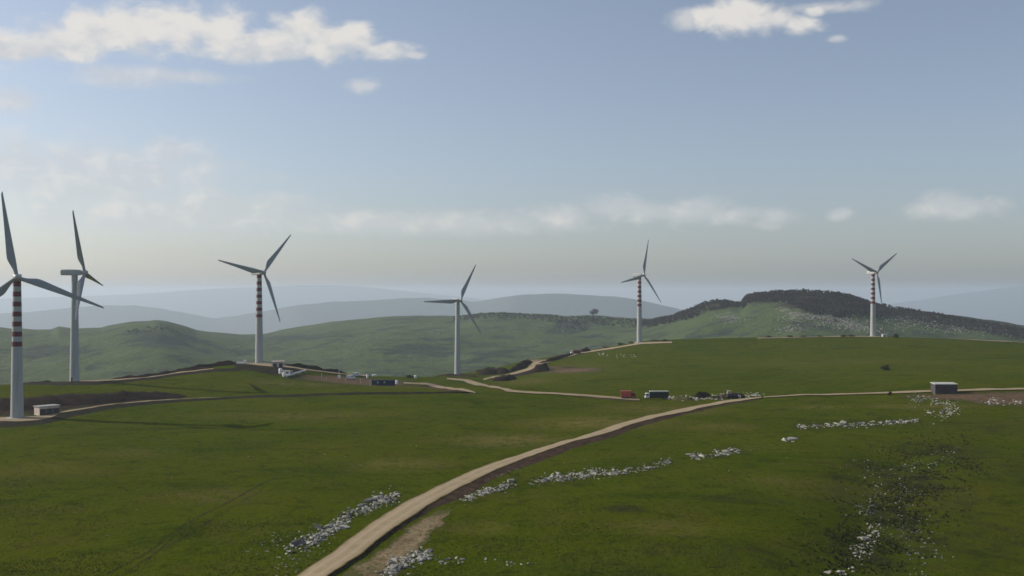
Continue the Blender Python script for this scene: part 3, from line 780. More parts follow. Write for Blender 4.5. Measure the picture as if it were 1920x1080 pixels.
def kiosk(name, px, py, w, h, dp, rz, wall, roof, label, doors=2, slope=0.0, over=.35, cat='hut'):
    p = gp(px, py)
    t = empty(name, (p.x, p.y, p.z), rz, label, cat)
    box('wall', -w / 2, w / 2, 0, dp, -.5, h, wall, t, .03)
    bm = bmesh.new()
    v = [bm.verts.new(q) for q in ((-w / 2 - over, -over, h + .02), (w / 2 + over, -over, h + .02), (w / 2 + over, dp + over, h + .02 + slope), (-w / 2 - over, dp + over, h + .02 + slope))]
    f = bm.faces.new(v)
    r_ = bmesh.ops.extrude_face_region(bm, geom=[f])
    for q in r_['geom']:
        if isinstance(q, bmesh.types.BMVert): q.co.z += .32
    bmesh.ops.recalc_face_normals(bm, faces=bm.faces)
    bm_obj('roof', bm, roof, t)
    for k in range(doors):
        cx = -w / 2 + w * (k + .5) / doors
        dd = box('door', cx - w * .16, cx + w * .16, -.06, .03, .08, h * .78, M['door'], t, .02)
        box('handle', cx + w * .1, cx + w * .1 + .08, -.12, -.05, h * .38, h * .42, M['steel'], dd, .01)
    return t
kiosk('transformer_kiosk', 93, 778, 8.2, 3.4, 4.6, R(50), M['plaster'], M['grey'], 'flat roofed concrete kiosk against the dark earth bank beside the nearest turbine', 3)
kiosk('transformer_kiosk', 521, 691, 6.6, 3.9, 4.0, R(8), M['plaster'], M['plaster'], 'small beige kiosk with dark doors on the earth pad beside a banded turbine', 2)
kiosk('stone_shed', 1774.5, 738.5, 9.8, 4.1, 5.5, R(-2), M['darkwall'], M['roofmetal'], 'dark walled shed with pale sheet roof beside the track at right', 1, .35, .25, 'shed')
kiosk('transformer_kiosk', 1659, 632, 3.6, 2.2, 2.5, 0, M['white'], M['white'], 'tiny white kiosk at the foot of the far right turbine', 1)

def lorry(name, px, py, rz, L, H, bodymat, cabmat, label, cab_side=-1, topmat=None, cat='lorry', roof_hoops=False, tipper=False):
    p = gp(px, py)
    t = empty(name, (p.x, p.y, p.z + .05), rz, label, cat)
    s = cab_side
    cl = 2.0
    x0, x1 = -L / 2, L / 2
    cx0, cx1 = (x0, x0 + cl) if s < 0 else (x1 - cl, x1)
    bx0, bx1 = (x0 + cl + .25, x1) if s < 0 else (x0, x1 - cl - .25)
    box('chassis', x0 + .2, x1 - .2, -.5, .5, .55, .95, M['black'], t, .03)
    fr = .35
    top = (cx0 + fr, cx1, -1.1, 1.1) if s < 0 else (cx0, cx1 - fr, -1.1, 1.1)
    cab = box('cab', cx0, cx1, -1.2, 1.2, .7, min(H, 2.8), cabmat, t, .08, top)
    box('windscreen', *((cx0 - .02 + .12, cx0 + .2) if s < 0 else (cx1 - .2, cx1 + .02 - .12)), -1.0, 1.0, 1.75, 2.45, M['glass'], cab, .02)
    box('side_window', cx0 + .55, cx1 - .4, -1.21, 1.21, 1.75, 2.4, M['glass'], cab, .02)
    bm = box_bm(bmesh.new(), bx0, bx1, -1.25, 1.25, 1.0, H, (bx0 - (.2 if tipper else 0), bx1 + (.2 if tipper else 0), -1.35, 1.35) if tipper else None, .05)
    n = max(4, int((bx1 - bx0) / 1.2))
    for k in range(n + 1):
        xx_ = bx0 + .1 + (bx1 - bx0 - .2) * k / n
        box_bm(bm, xx_ - .05, xx_ + .05, -1.37, 1.37, 1.05, H - .1)
    bd = bm_obj('cargo_body', bm, bodymat, t)
    if topmat: box('roof', bx0 - .1, bx1 + .1, -1.4, 1.4, H + .02, H + .35, topmat, bd, .05)
    for xw in ((cx0 + cx1) / 2, bx0 + .8 if s > 0 else bx1 - 2.0, bx0 + 1.95 if s > 0 else bx1 - .85):
        for sd in (-1, 1): wheel(t, xw, sd * 1.0)
    return t
lorry('red_lorry', 1178, 748, R(-4), 6.6, 3.7, M['red'], M['darkred'], 'red tipper lorry parked at the end of the pale track', 1, tipper=True)
lorry('box_lorry', 1231, 748.5, R(2), 10.8, 3.4, M['green'], M['white'], 'dark green lorry with pale roof and white cab, right of the red lorry', -1, topmat=M['roofmetal'])
lorry('tipper_lorry', 1079, 664, R(15), 8.5, 3.2, M['darkred'], M['white'], 'dark red lorry with white cab climbing the track to the crest', -1, tipper=True)

# blue shipping container, site cabin, mast, small plant in the compound
p = gp(719, 723)
t = empty('shipping_container', (p.x, p.y, p.z), R(1), 'long navy blue shipping container in the building compound', 'container')
bm = box_bm(bmesh.new(), -6.3, 6.3, -1.25, 1.25, .1, 3.1, bevel=.04)
for k in range(40): box_bm(bm, -6.1 + k * .31, -5.97 + k * .31, -1.31, 1.31, .3, 2.9)
bm_obj('body', bm, M['blue'], t)
for s in (-1, 1): box('door', 6.28, 6.36, s * .62 - .58, s * .62 + .58, .2, 3.0, M['blue'], t, .01)
for k in (-3.4, .2): box('window', k, k + .9, -1.36, -1.3, 1.5, 2.3, M['steel'], t, .01)

def cabin(px, py, w, h, d, rz, mat, label, name='site_cabin', cat='cabin'):
    p = gp(px, py)
    t = empty(name, (p.x, p.y, p.z), rz, label, cat)
    box('wall', -w / 2, w / 2, -d / 2, d / 2, 0, h, mat, t, .04)
    box('roof', -w / 2 - .1, w / 2 + .1, -d / 2 - .1, d / 2 + .1, h + .01, h + .16, mat, t, .02)
    box('door', -w * .4, -w * .4 + min(.9, w * .3), -d / 2 - .04, -d / 2 + .02, .1, h * .85, M['door'], t, .01)
    box('window', w * .05, w * .35, -d / 2 - .04, -d / 2 + .02, h * .45, h * .8, M['glass'], t, .01)
    return t
cabin(538, 704, 6.5, 2.6, 2.4, R(-30), M['grey'], 'grey site cabin below the earth pad, behind the two white tanks')
def tank(px, py, w, h, label, lying=False, mat='white', rz=0.0, name='storage_tank', group='white tanks in the building compound'):
    p = gp(px, py); r_ = w / 2
    if lying:
        t = empty(name, (p.x, p.y, p.z), rz, label, 'tank', group)
        V, Q = lathe([(.01, -h / 2 - .2), (r_ * .7, -h / 2 - .12), (r_, -h / 2 + .1), (r_, h / 2 - .1), (r_ * .7, h / 2 + .12), (.01, h / 2 + .2)], 20)
        o = link('vessel', np_mesh('vessel', V, Q), M[mat], t, (0, 0, r_ + .25)); o.rotation_euler = (0, R(90), 0)
        for s in (-.3, .3): box('cradle', s * h - .15, s * h + .15, -r_ * .8, r_ * .8, 0, r_ * .75, M['grey'], t, .02)
    else:
        t = empty(name, (p.x, p.y, p.z), rz, label, 'tank', group)
        V, Q = lathe([(.01, 0), (r_, 0), (r_, h * .85), (r_ * .8, h * .93), (.25, h), (.01, h)], 20)
        link('vessel', np_mesh('vessel', V, Q), M[mat], t)
        V, Q = lathe([(.01, h), (.3, h), (.3, h + .15), (.01, h + .17)], 12); link('cap', np_mesh('cap', V, Q), M['grey'], t)
    return t
tank(526, 701, 2.0, 3.2, 'upright white tank nearest the kiosk, just above another white tank')
tank(532.5, 706, 1.7, 2.4, 'upright white tank in front of the grey cabin, lower of two')
# white tower section lying on the slope
p0 = gp(536, 709); p1 = gp(573, 698)
t = empty('white_pipe', ((p0.x + p1.x) / 2, (p0.y + p1.y) / 2, (p0.z + p1.z) / 2), 0, 'long white pipe lying slantwise on dark supports below the pad', 'pipe')
dv = p1 - p0; Lp = dv.length
V, Q = lathe([(.35, -Lp / 2), (.5, -Lp / 2), (.5, Lp / 2), (.35, Lp / 2)], 20)
o = link('tube', np_mesh('tube', V, Q), M['white'], t, (0, 0, 1.15)); o.rotation_mode = 'QUATERNION'; o.rotation_quaternion = dv.to_track_quat('Z', 'Y')
for s in (-.35, 0, .35):
    box('support', dv.x * s - .4, dv.x * s + .4, dv.y * s - 1.1, dv.y * s + 1.1, dv.z * s - .6, dv.z * s + .64, M['soil'], t, .03)
# mast
p = gp(636, 709)
t = empty('mast', (p.x, p.y, p.z), 0, 'thin pale mast on a small white block in the building compound', 'mast')
V, Q = lathe([(.01, .9), (.16, .9), (.1, 9.2), (.01, 9.2)], 10); link('pole', np_mesh('pole', V, Q), M['steel'], t)
box('base', -.8, .8, -.7, .7, -.1, 1.6, M['white'], t, .05)
box('lamp', -.45, .45, -.2, .2, 9.1, 9.3, M['steel'], t, .03)
# van and other white bits
def van(px, py, rz, label, mat='white', L=5.2):
    p = gp(px, py)
    t = empty('parked_van', (p.x, p.y, p.z), rz, label, 'van')
    bm = bmesh.new()
    prof = [(-L / 2, .4), (L / 2, .4), (L / 2, 1.1), (L / 2 - .9, 1.3), (L / 2 - 1.6, 2.2), (-L / 2 + .1, 2.25)]
    A = [bm.verts.new((x, -.95, z)) for x, z in prof]; B = [bm.verts.new((x, .95, z)) for x, z in prof]
    bm.faces.new(A); bm.faces.new(B[::-1])
    for i in range(6): bm.faces.new((A[i], B[i], B[(i + 1) % 6], A[(i + 1) % 6]))
    bmesh.ops.recalc_face_normals(bm, faces=bm.faces)
    bmesh.ops.bevel(bm, geom=list(bm.edges), offset=.07, segments=2, affect='EDGES')
    bm_obj('body', bm, M[mat], t)
    box('side_window', L / 2 - 2.2, L / 2 - 1.5, -.98, .98, 1.35, 1.95, M['glass'], t, .02)
    for x in (-L / 2 + .9, L / 2 - .9):
        for s in (-1, 1): wheel(t, x, s * .85, .34, .22)
    return t
van(658, 711, R(5), 'small white van parked beside the mast, lower of two white vehicles')
van(669, 705.5, R(-4), 'white van parked on the pad edge above the other white van')
tank(689, 709, 1.4, 2.2, 'narrow white tank left of the blue container')
tank(702, 707, 1.5, 2.4, 'lying white tank showing above the blue container', True)
tank(744, 720, 1.5, 2.2, 'pale tank at the right end of the blue container')
tank(779, 709.5, 1.6, 2.2, 'pale tank beside the dark bush where a track starts')

def post(px, py, h, label):
    p = gp(px, py)
    V, Q = lathe([(.01, -.2), (.14, -.2), (.14, h), (.05, h + .08), (.01, h + .08)], 8)
    o = link('post', np_mesh('post', V, Q), M['steel'], None, (p.x, p.y, p.z))
    return tag(o, label, 'post', 'pale posts of the building compound')
post(603, 709, 2.6, 'single pale post between the long pipe and the mast')
post(694, 724, 3.4, 'pale post at the left end of the blue container')
post(612, 714, 2.0, 'short post in front of the one beside the pipe')
post(648, 716, 2.2, 'short post on the turf below the lower white van')
post(676, 718, 2.4, 'post on the turf halfway between the vans and the blue container')
# truck crane left of the third turbine
p = gp(452, 683.5)
t = empty('truck_crane', (p.x, p.y, p.z), 0, 'small white truck crane with a thin dark boom leaning left behind the pad', 'crane')
box('carrier', -2.6, 3.2, -1.2, 1.2, .6, 1.4, M['white'], t, .05); box('cab', 1.6, 3.2, -1.1, 1.1, 1.41, 2.7, M['white'], t, .08)
bo = box('boom', -.14, .14, -.14, .14, 0, 12.0, M['steel'], t, .02, (-.07, .07, -.07, .07)); bo.location = (-1.4, 0, 1.5); bo.rotation_euler = (0, R(-40), 0)
for x in (-1.7, 2.2):
    for s in (-1, 1): wheel(t, x, s * 1.0)

# excavator / loader beside the road end
p = gp(1374, 747)
t = empty('bulldozer', (p.x, p.y, p.z), R(4), 'dark bulldozer with a pale cab among the rubble at the end of the road', 'bulldozer')
box('track', -3.0, 2.2, -1.6, -.9, 0, 1.2, M['black'], t, .3); box('track', -3.0, 2.2, .9, 1.6, 0, 1.2, M['black'], t, .3)
box('hull', -2.8, 2.4, -.9, .9, .7, 2.4, M['darkwall'], t, .15); c_ = box('cab', -2.6, -.9, -.85, .85, 2.41, 3.5, M['plaster'], t, .08)
box('window', -2.62, -1.1, -.87, .87, 2.75, 3.3, M['glass'], c_, .02)
box('dozer_blade', 3.0, 3.25, -1.9, 1.9, .1, 1.5, M['steel'], t, .05)
for s in (-1.25, 1.25): box('push_arm', -.5, 3.05, s - .12, s + .12, .5, .8, M['darkwall'], t, .03)

# spoil heaps
heap('spoil_heap', [(898, 702), (925, 700), (955, 698)], 17, 3.8, M['soil'], 'largest dark spoil heap right of the plain white middle turbine', 'earth heap', group='heaps of dark earth', seed=31)
heap('spoil_heap', [(922, 714), (940, 714), (962, 710)], 9, 2.6, M['soil'], 'dark spoil heap below the light track, right of its fork', 'earth heap', group='heaps of dark earth', seed=32)
heap('spoil_heap', [(952, 699), (975, 691), (992, 679)], 9, 3.6, M['soil'], 'steep dark spoil heap on the left of the light earth ramp', 'earth heap', group='heaps of dark earth', seed=33)
heap('spoil_heap', [(1000, 698), (1030, 694)], 10, 5.0, M['soil'], 'blocky dark spoil heap on the right of the light earth ramp', 'earth heap', group='heaps of dark earth', seed=34)
heap('spoil_heap', [(886, 694), (928, 689)], 6, 2.0, M['gravelsoil'], 'low pale gravel heap behind the largest dark heap', 'earth heap', group='heaps of pale gravel', seed=35)
heap('spoil_heap', [(1090, 661), (1103, 658)], 8, 3.0, M['soil'], 'small dark heap beside the lorry near the crest', 'earth heap', group='heaps of dark earth', seed=36)
heap('spoil_heap', [(1304, 746), (1330, 744)], 7, 2.2, M['turfbank'], 'low greenish heap between the rubble and the bulldozer', 'earth heap', group='heaps of dark earth', seed=37)
heap('spoil_heap', [(1352, 746), (1398, 744)], 7, 1.9, M['soil'], 'dark heap behind the bulldozer at the end of the road', 'earth heap', group='heaps of dark earth', seed=38)
heap('spoil_heap', [(1258, 750), (1280, 750), (1300, 749)], 6, 1.5, M['gravelsoil'], 'pale rubble heap right of the green lorry', 'earth heap', group='heaps of pale gravel', seed=39)
heap('spoil_heap', [(1330, 748), (1352, 746)], 4, 1.3, M['gravelsoil'], 'pale rubble heap just left of the bulldozer', 'earth heap', group='heaps of pale gravel', seed=40)

# ------------------------------------------------------------------ stones
def stone_mesh(seed, flat=.55):
    r = np.random.default_rng(seed)
    P = r.normal(size=(15, 3)); P /= np.linalg.norm(P, axis=1)[:, None]; P *= (.8 + .3 * r.random((15, 1))) * np.array([.62, .45, .5 * flat * 1.3])
    bm = bmesh.new()
    for q in P: bm.verts.new(q)
    res = bmesh.ops.convex_hull(bm, input=bm.verts)
    bmesh.ops.delete(bm, geom=[v for v in bm.verts if not v.link_faces], context='VERTS')
    bmesh.ops.triangulate(bm, faces=bm.faces)
    bmesh.ops.recalc_face_normals(bm, faces=bm.faces)
    me = bpy.data.meshes.new('stone'); bm.to_mesh(me); bm.free()
    me.materials.append(M['rock'])
    return me
SM = [stone_mesh(300 + k, random.uniform(.4, .75)) for k in range(14)]
def mesh_np(me):
    v = np.zeros(len(me.vertices) * 3, np.float32); me.vertices.foreach_get('co', v)
    return v.reshape(-1, 3), np.array([list(p.vertices) for p in me.polygons])
SMN = [mesh_np(m) for m in SM]
SMD = []
for m in SM[:6]:
    c = m.copy(); c.materials.clear(); c.materials.append(M['rockdark']); SMD.append(c)

loose = {'pale': ([], []), 'dark': ([], [])}
def add_loose(kind, p, s, rot, k):
    V, T = SMN[k]
    c, sn = math.cos(rot), math.sin(rot)
    X = (V * s) @ np.array([[c, sn, 0], [-sn, c, 0], [0, 0, 1]]) + np.array(p)
    L = loose[kind]; o = sum(len(a) for a in L[0]); L[0].append(X); L[1].append(T + o)
def along(path, t):
    P = np.array(path, float); s = np.concatenate([[0], np.cumsum(np.hypot(*(P[1:] - P[:-1]).T))])
    return np.interp(t * s[-1], s, P[:, 0]), np.interp(t * s[-1], s, P[:, 1])
def stones(path, half, n_big, n_small, size, label, group, dark=False, clump=True, df=.1):
    """n_big stones as things of their own, the little ones between them as loose rubble"""
    cl = [random.random() for _ in range(max(4, n_big // 5))]
    for i in range(n_big + n_small):
        t = random.choice(cl) + random.gauss(0, .035) if clump and random.random() < .35 else random.random()
        px, py = along(path, min(1, max(0, t)))
        k = 1.0 if i < n_big else 1.25
        px += random.gauss(0, half * .55) * k; py += random.gauss(0, half * .5) * k
        p = gp(px, py)
        s = size * min(2.4, random.lognormvariate(0, .38)) if i < n_big else size * random.uniform(.25, .8)
        if i < n_big:
            me = random.choice(SMD if random.random() < (.6 if dark else df) else SM)
            o = bpy.data.objects.new('stone', me); COL.objects.link(o)
            o.location = (p.x, p.y, p.z + s * .04); o.scale = (s * random.uniform(1.0, 1.9), s, s * random.uniform(.6, 1.0))
            o.rotation_euler = (random.gauss(0, .18), random.gauss(0, .18), random.random() * 6.28)
            tag(o, label, 'stone', group)
        else:
            add_loose('dark' if random.random() < (.7 if dark else df) else 'pale', (p.x, p.y, p.z + s * .05), s, random.random() * 6.28, random.randrange(len(SMN)))
stones([(750, 930), (728, 933), (690, 950), (650, 972), (610, 1000), (575, 1015), (540, 1030)], 10, 62, 420, 1.2, 'limestone block in the tumbled row along the left side of the dirt road', 'stones left of the dirt road', df=.2)
stones([(600, 1005), (560, 1040), (530, 1065)], 22, 10, 120, .6, 'scattered limestone lump between the stone row and the bottom edge, left of the road', 'stones at the lower left of the road')
stones([(868, 938), (900, 925), (935, 915), (966, 908)], 6, 28, 150, .95, 'limestone block in the short row directly beside the right road bank', 'stones beside the right road bank')
stones([(1003, 908), (1030, 898), (1075, 893), (1120, 888), (1170, 884)], 7, 52, 300, 1.0, 'limestone block in the long pale row across the middle of the right meadow', 'stones of the long row in the right meadow')
stones([(1170, 884), (1215, 877), (1258, 864)], 6, 18, 90, .8, 'limestone block in the thinning upper end of the long row', 'stones of the thinning end of the row')
stones([(1298, 857), (1340, 852), (1388, 844)], 5, 20, 140, 1.0, 'limestone block in the short detached row right of the long row', 'stones of the detached row')
stones([(1492, 800), (1560, 798), (1600, 797), (1660, 793), (1720, 789)], 4, 40, 220, 1.2, 'limestone block in the straight far row below the shed', 'stones of the far straight row')
stones([(1462, 826), (1490, 826)], 3, 5, 6, 1.4, 'white stone of the small cluster left below the far straight row', 'stones of the small cluster')
stones([(1712, 748), (1760, 750), (1775, 760), (1795, 768), (1760, 775), (1740, 785)], 9, 14, 200, 1.25, 'limestone lump scattered on the turf in front of the shed', 'stones in front of the shed')
stones([(798, 1038), (770, 1050), (745, 1060), (722, 1078)], 11, 26, 190, 1.25, 'limestone block in the bottom heap right of the road', 'stones of the bottom heap right of the road', df=.15)
stones([(820, 1050), (868, 1052)], 6, 6, 14, .8, 'limestone lump in the small patch right of the bottom heap', 'stones of the small bottom patch')
stones([(905, 1055), (1022, 1060)], 6, 0, 14, .8, '', '')
stones([(1755, 848), (1795, 852), (1750, 870), (1690, 880)], 10, 4, 60, 1.0, 'grey stone at the top of the dark gully on the right', 'stones at the top of the gully', dark=True)
stones([(1640, 955), (1602, 958)], 9, 4, 30, .9, 'stone halfway down the dark gully', 'stones halfway down the gully', dark=True)
stones([(1650, 985), (1625, 1020), (1600, 1045)], 14, 8, 150, .85, 'pale stone in the lower part of the dark gully', 'stones low in the gully', dark=False)
stones([(1545, 1076), (1560, 1073), (1612, 1071)], 5, 4, 10, 1.1, 'pale stone at the bottom edge below the gully', 'stones at the bottom of the gully')
stones([(832, 938), (880, 912), (930, 892), (985, 874)], 5, 0, 160, .7, '', '', df=.5)
stones([(1620, 880), (1680, 930), (1700, 1000), (1740, 1040)], 40, 0, 330, .8, '', '', dark=True)
stones([(1252, 746), (1305, 748), (1350, 745), (1425, 741)], 3, 0, 190, 2.0, '', '')
stones([(1335, 742), (1430, 740)], 3, 0, 70, 1.5, '', '')
stones([(1120, 664), (1195, 668)], 4, 0, 40, 2.2, '', '')
stones([(225, 699), (262, 696)], 2, 0, 14, 2.2, '', '')
stones([(340, 692), (352, 690)], 1, 0, 6, 2.4, '', '')
stones([(416, 682), (425, 681)], 1, 0, 6, 2.4, '', '')
stones([(1840, 752), (1920, 755)], 5, 0, 60, 1.5, '', '')
stones([(480, 1020), (560, 1005)], 14, 0, 60, .55, '', '')
stones([(0, 1000), (450, 850), (1300, 800), (1500, 900)], 60, 0, 60, .5, '', '')
for kind, lab in (('pale', 'small pale limestone rubble scattered over the turf'), ('dark', 'small dark weathered stones scattered in the gully')):
    Vv, T = loose[kind]
    o = link('scattered_rubble', np_mesh('scattered_rubble', np.concatenate(Vv), np.concatenate(T), False), M['rock'] if kind == 'pale' else M['rockdark'])
    tag(o, lab, 'rubble', kind='stuff')
# limestone outcrops on the far hill
loose['far'] = ([], [])
for (px, py, rx, ry, n) in ((1520, 594, 55, 9, 190), (1590, 608, 45, 8, 170), (1480, 618, 30, 6, 60), (1370, 597, 22, 9, 90), (1540, 600, 70, 12, 160), (1460, 560, 22, 6, 40), (1620, 618, 50, 5, 70), (1850, 618, 80, 9, 190), (1700, 604, 60, 12, 130), (1780, 612, 60, 10, 120), (1000, 600, 120, 10, 60), (1060, 620, 20, 3, 14), (825, 622, 14, 4, 16), (540, 690, 20, 1, 4)):
    for _ in range(n):
        p = hillpt(px + random.gauss(0, rx * .6), py + random.gauss(0, ry * .6))
        if p is not None and p.y < 2600: add_loose('far', (p.x, p.y, p.z + .2), random.uniform(1.2, 3.2), random.random() * 6, random.randrange(14))
o = link('limestone_outcrop', np_mesh('limestone_outcrop', np.concatenate(loose['far'][0]), np.concatenate(loose['far'][1]), False), M['rockfar'])
tag(o, 'pale limestone outcrops strewn over the far green hillside', 'outcrop', kind='stuff')

# ------------------------------------------------------------------ rough turf: tussocks, and dark heath in the gully
def tufts(name, n, mat, label, sampler, size):
    r = np.random.default_rng(77)
    V = []
    for _ in range(n):
        q = sampler()
        if q is None: continue
        x, y, z = q
        h = size * random.uniform(.5, 1.3)
        for b_ in range(3):
            a = random.random() * 6.28; w = h * .55; lx, ly = random.gauss(0, h * .5), random.gauss(0, h * .5)
            dx, dy = math.cos(a) * w * 1.6, math.sin(a) * w * 1.6
            V += [(x - dx, y - dy, z - .05), (x + dx, y + dy, z - .05), (x + lx, y + ly, z + h)]
    V = np.array(V); T = np.arange(len(V)).reshape(-1, 3)
    o = link(name, np_mesh(name, V, T, False), mat)
    return tag(o, label, 'grass', kind='stuff')
def s_near():
    px = random.uniform(-60, 1980); py = 760 + 340 * random.random() ** .8
    g = gp(px, py)
    if float(fbm(np.array(g.x / 16), np.array(g.y / 16), 55, 3)) < random.gauss(.1, .18): return None
    return g.x, g.y, g.z
tufts('grass_tussocks', 70000, M['tuft'], 'rough tussocks of paler grass over the near meadow', s_near, .15)
def s_heath():
    t = random.random()
    px, py = along([(1790, 838), (1730, 880), (1680, 930), (1650, 985), (1610, 1060)], t)
    g = gp(px + random.gauss(0, 55), py + random.gauss(0, 22))
    if float(fbm(np.array(g.x / 8), np.array(g.y / 8), 65, 3)) < random.gauss(0, .2): return None
    return g.x, g.y, g.z
tufts('heath_scrub', 7000, M['heath'], 'low dark heath scrub filling the stony gully', s_heath, .32)['category'] = 'scrub'

# ------------------------------------------------------------------ haze
def haze():
    m = bpy.data.materials.new('haze_air'); m.use_nodes = True
    nt = m.node_tree; nt.nodes.clear()
    out = nt.nodes.new('ShaderNodeOutputMaterial'); pv = nt.nodes.new('ShaderNodeVolumePrincipled')
    pv.inputs['Color'].default_value = (.77, .88, 1.0, 1); pv.inputs['Density'].default_value = HAZE
    pv.inputs['Anisotropy'].default_value = .25
    nt.links.new(pv.outputs[0], out.inputs['Volume'])
    bm = bmesh.new(); box_bm(bm, -46000, 46000, -3000, 30000, -960, 190)
    o = bm_obj('haze', bm, m, None)
    tag(o, 'pale summer haze filling the air', 'haze', kind='stuff')
HAZE = .75e-4
haze()

# ------------------------------------------------------------------ sky, sun
w = bpy.data.worlds.new('World'); scene.world = w; w.use_nodes = True
t = NT(w.node_tree); w.node_tree.nodes.clear()
sky = t.n('ShaderNodeTexSky', sky_type='NISHITA', sun_disc=False)
sky.sun_elevation = SUN_EL; sky.sun_rotation = SUN_AZ; sky.altitude = 900; sky.air_density = 1.0; sky.dust_density = 2.9; sky.ozone_density = 1.2
bg1 = t.n('ShaderNodeBackground'); hs = t.n('ShaderNodeHueSaturation'); hs.inputs['Saturation'].default_value = .74; t.l(sky.outputs[0], hs.inputs['Color']); t.l(t.mix(1.0, hs.outputs[0], (.985, 1.0, 1.045)), bg1.inputs[0]); t.t.nodes[-1].blend_type = 'MULTIPLY'; bg1.inputs[1].default_value = .1
tc = t.n('ShaderNodeTexCoord'); sx = t.n('ShaderNodeSeparateXYZ'); t.l(tc.outputs['Generated'], sx.inputs[0])
X, Y, Z = sx.outputs
u = t.m('ARCTAN2', X, Y)
v = t.m('DIVIDE', Z, t.m('MAXIMUM', t.m('SQRT', t.m('ADD', t.m('MULTIPLY', X, X), t.m('MULTIPLY', Y, Y))), .001))
cmb = t.n('ShaderNodeCombineXYZ'); t.l(u, cmb.inputs[0]); t.l(v, cmb.inputs[1])
fb = t.noise(t.scalevec(cmb.outputs[0], (1, 1.6, 1)), 30, 9, .57, .3)
fb2 = t.noise(t.scalevec(cmb.outputs[0], (1, 1.6, 1)), 9, 5, .5, .2)
nz = t.m('ADD', t.m('MULTIPLY', t.m('SUBTRACT', fb, .47), 2.2), t.m('MULTIPLY', t.m('SUBTRACT', fb2, .5), .8))
def field(ells):
    Fm = None; Hm = None
    for px, py, rx, ry in ells:
        u0 = math.atan((px - CX) / F); v0 = (HY - py) / F * math.cos(u0); ru = rx / F * math.cos(u0); rv = ry / F
        a = t.m('MULTIPLY_ADD', u, 1 / ru, -u0 / ru); b = t.m('MULTIPLY_ADD', v, 1 / rv, -v0 / rv)
        q = t.m('SUBTRACT', 1.0, t.m('SQRT', t.m('MULTIPLY_ADD', a, a, t.m('MULTIPLY', b, b))))
        Fm = q if Fm is None else t.m('SMOOTH_MAX', Fm, q, .12)
    return Fm
E_dense = [(0, 90, 75, 32), (60, 90, 60, 26), (120, 85, 80, 38), (180, 62, 75, 42), (250, 55, 80, 48), (340, 50, 80, 48), (410, 60, 60, 50), (480, 88, 90, 34), (565, 62, 55, 36), (620, 85, 70, 34), (660, 72, 50, 30), (720, 98, 60, 18), (775, 103, 25, 8),
           (1340, 32, 45, 28), (1385, 30, 65, 36), (1440, 42, 55, 24), (1500, 46, 45, 20), (1530, 22, 26, 12)]
E_thin = [(140, 330, 240, 60), (330, 400, 260, 36), (760, 418, 300, 20), (230, 143, 75, 18), (330, 142, 110, 11), (15, 188, 50, 20), (30, 310, 110, 42), (150, 300, 80, 36), (225, 298, 30, 18), (310, 288, 50, 26), (260, 320, 110, 30), (680, 160, 32, 12), (400, 385, 130, 22), (640, 412, 120, 12), (800, 415, 120, 12), (1560, 14, 60, 10), (1285, 38, 26, 18), (1565, 74, 16, 6),
          (1050, 405, 70, 18), (1150, 392, 60, 22), (1215, 398, 70, 16), (1310, 398, 65, 22), (1320, 388, 35, 18), (1380, 402, 50, 14), (1450, 408, 34, 16), (1575, 403, 18, 10), (1790, 388, 70, 20)]
vb = t.m('MULTIPLY_ADD', t.m('DIVIDE', Z, t.m('MAXIMUM', Y, .05)), F, -(HY - 118.0))           # rows above the flat cloud base
base_soft = t.ramp(t.m('ADD', vb, t.m('MULTIPLY', t.m('SUBTRACT', fb, .5), 40)), -8, 14)
base_soft = t.m('MAXIMUM', base_soft, t.m('GREATER_THAN', u, .1))
dF = t.m('ADD', field(E_dense), t.m('MULTIPLY', nz, .85))
d1 = t.m('MULTIPLY', t.m('MULTIPLY', t.ramp(dF, -.26, .62), .9), t.m('MULTIPLY_ADD', base_soft, .8, .2))
tF = t.m('ADD', field(E_thin), t.m('MULTIPLY', nz, .9))
d2 = t.m('MULTIPLY', t.ramp(tF, -.6, .85), .6)
dens = t.m('MAXIMUM', d1, d2)
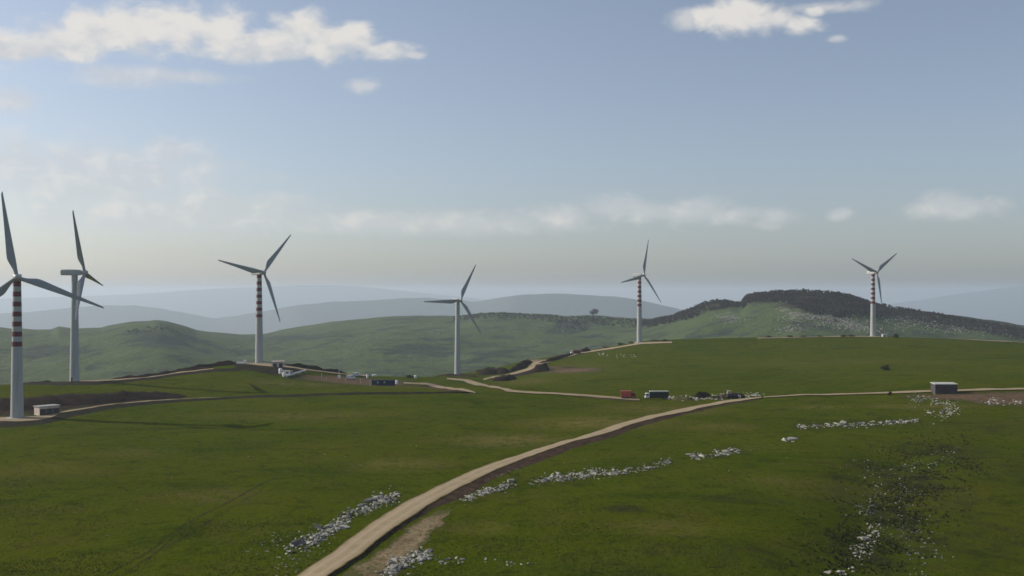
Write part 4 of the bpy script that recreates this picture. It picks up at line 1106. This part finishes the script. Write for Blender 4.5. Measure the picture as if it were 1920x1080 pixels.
# sunlit heads, greyer flat bases
fb_off = t.n('ShaderNodeVectorMath', operation='ADD'); t.l(cmb.outputs[0], fb_off.inputs[0]); fb_off.inputs[1].default_value = (-.012, .010, 0)
fbs = t.noise(t.scalevec(fb_off.outputs[0], (1, 1.6, 1)), 30, 6, .53, .3)
lit = t.m('ADD', t.m('MULTIPLY', t.m('SUBTRACT', fb, fbs), 2.2), t.m('MULTIPLY_ADD', t.ramp(vb, 0, 75), .55, .3))
ccol = t.mix(t.ramp(lit, .1, 1.0), (.55, .56, .575), (.72, .69, .645))
bg2 = t.n('ShaderNodeBackground'); t.l(ccol, bg2.inputs[0]); bg2.inputs[1].default_value = 1.0
mx = t.n('ShaderNodeMixShader'); t.l(dens, mx.inputs[0]); t.l(bg1.outputs[0], mx.inputs[1]); t.l(bg2.outputs[0], mx.inputs[2])
wo = t.n('ShaderNodeOutputWorld'); t.l(mx.outputs[0], wo.inputs[0])

sd = bpy.data.lights.new('sun', 'SUN'); sd.energy = 3.5; sd.angle = R(.5); sd.color = (1, .92, .80)
so = bpy.data.objects.new('sun', sd); COL.objects.link(so)
S = Vector((math.sin(SUN_AZ) * math.cos(SUN_EL), math.cos(SUN_AZ) * math.cos(SUN_EL), math.sin(SUN_EL)))
so.rotation_euler = S.to_track_quat('Z', 'Y').to_euler()

# ------------------------------------------------------------------ camera and render settings
cam = bpy.data.cameras.new('camera'); co = bpy.data.objects.new('camera', cam); COL.objects.link(co)
cam.sensor_width = 36; cam.lens = 36 * F / 1920; cam.shift_y = (HY - 540) / 1920
cam.clip_start = .5; cam.clip_end = 80000
co.location = EYE; co.rotation_euler = (R(90), 0, 0)
scene.camera = co
vs = scene.view_settings
vs.view_transform = 'Standard'; vs.look = 'None'; vs.gamma = 1.0; vs.exposure = 0.17; vs.use_curve_mapping = False
scene.render.engine = 'CYCLES'
scene.cycles.max_bounces = 4; scene.cycles.volume_bounces = 1; scene.cycles.use_denoising = True
scene.cycles.pixel_filter_type = 'BLACKMAN_HARRIS'; scene.cycles.filter_width = 1.6
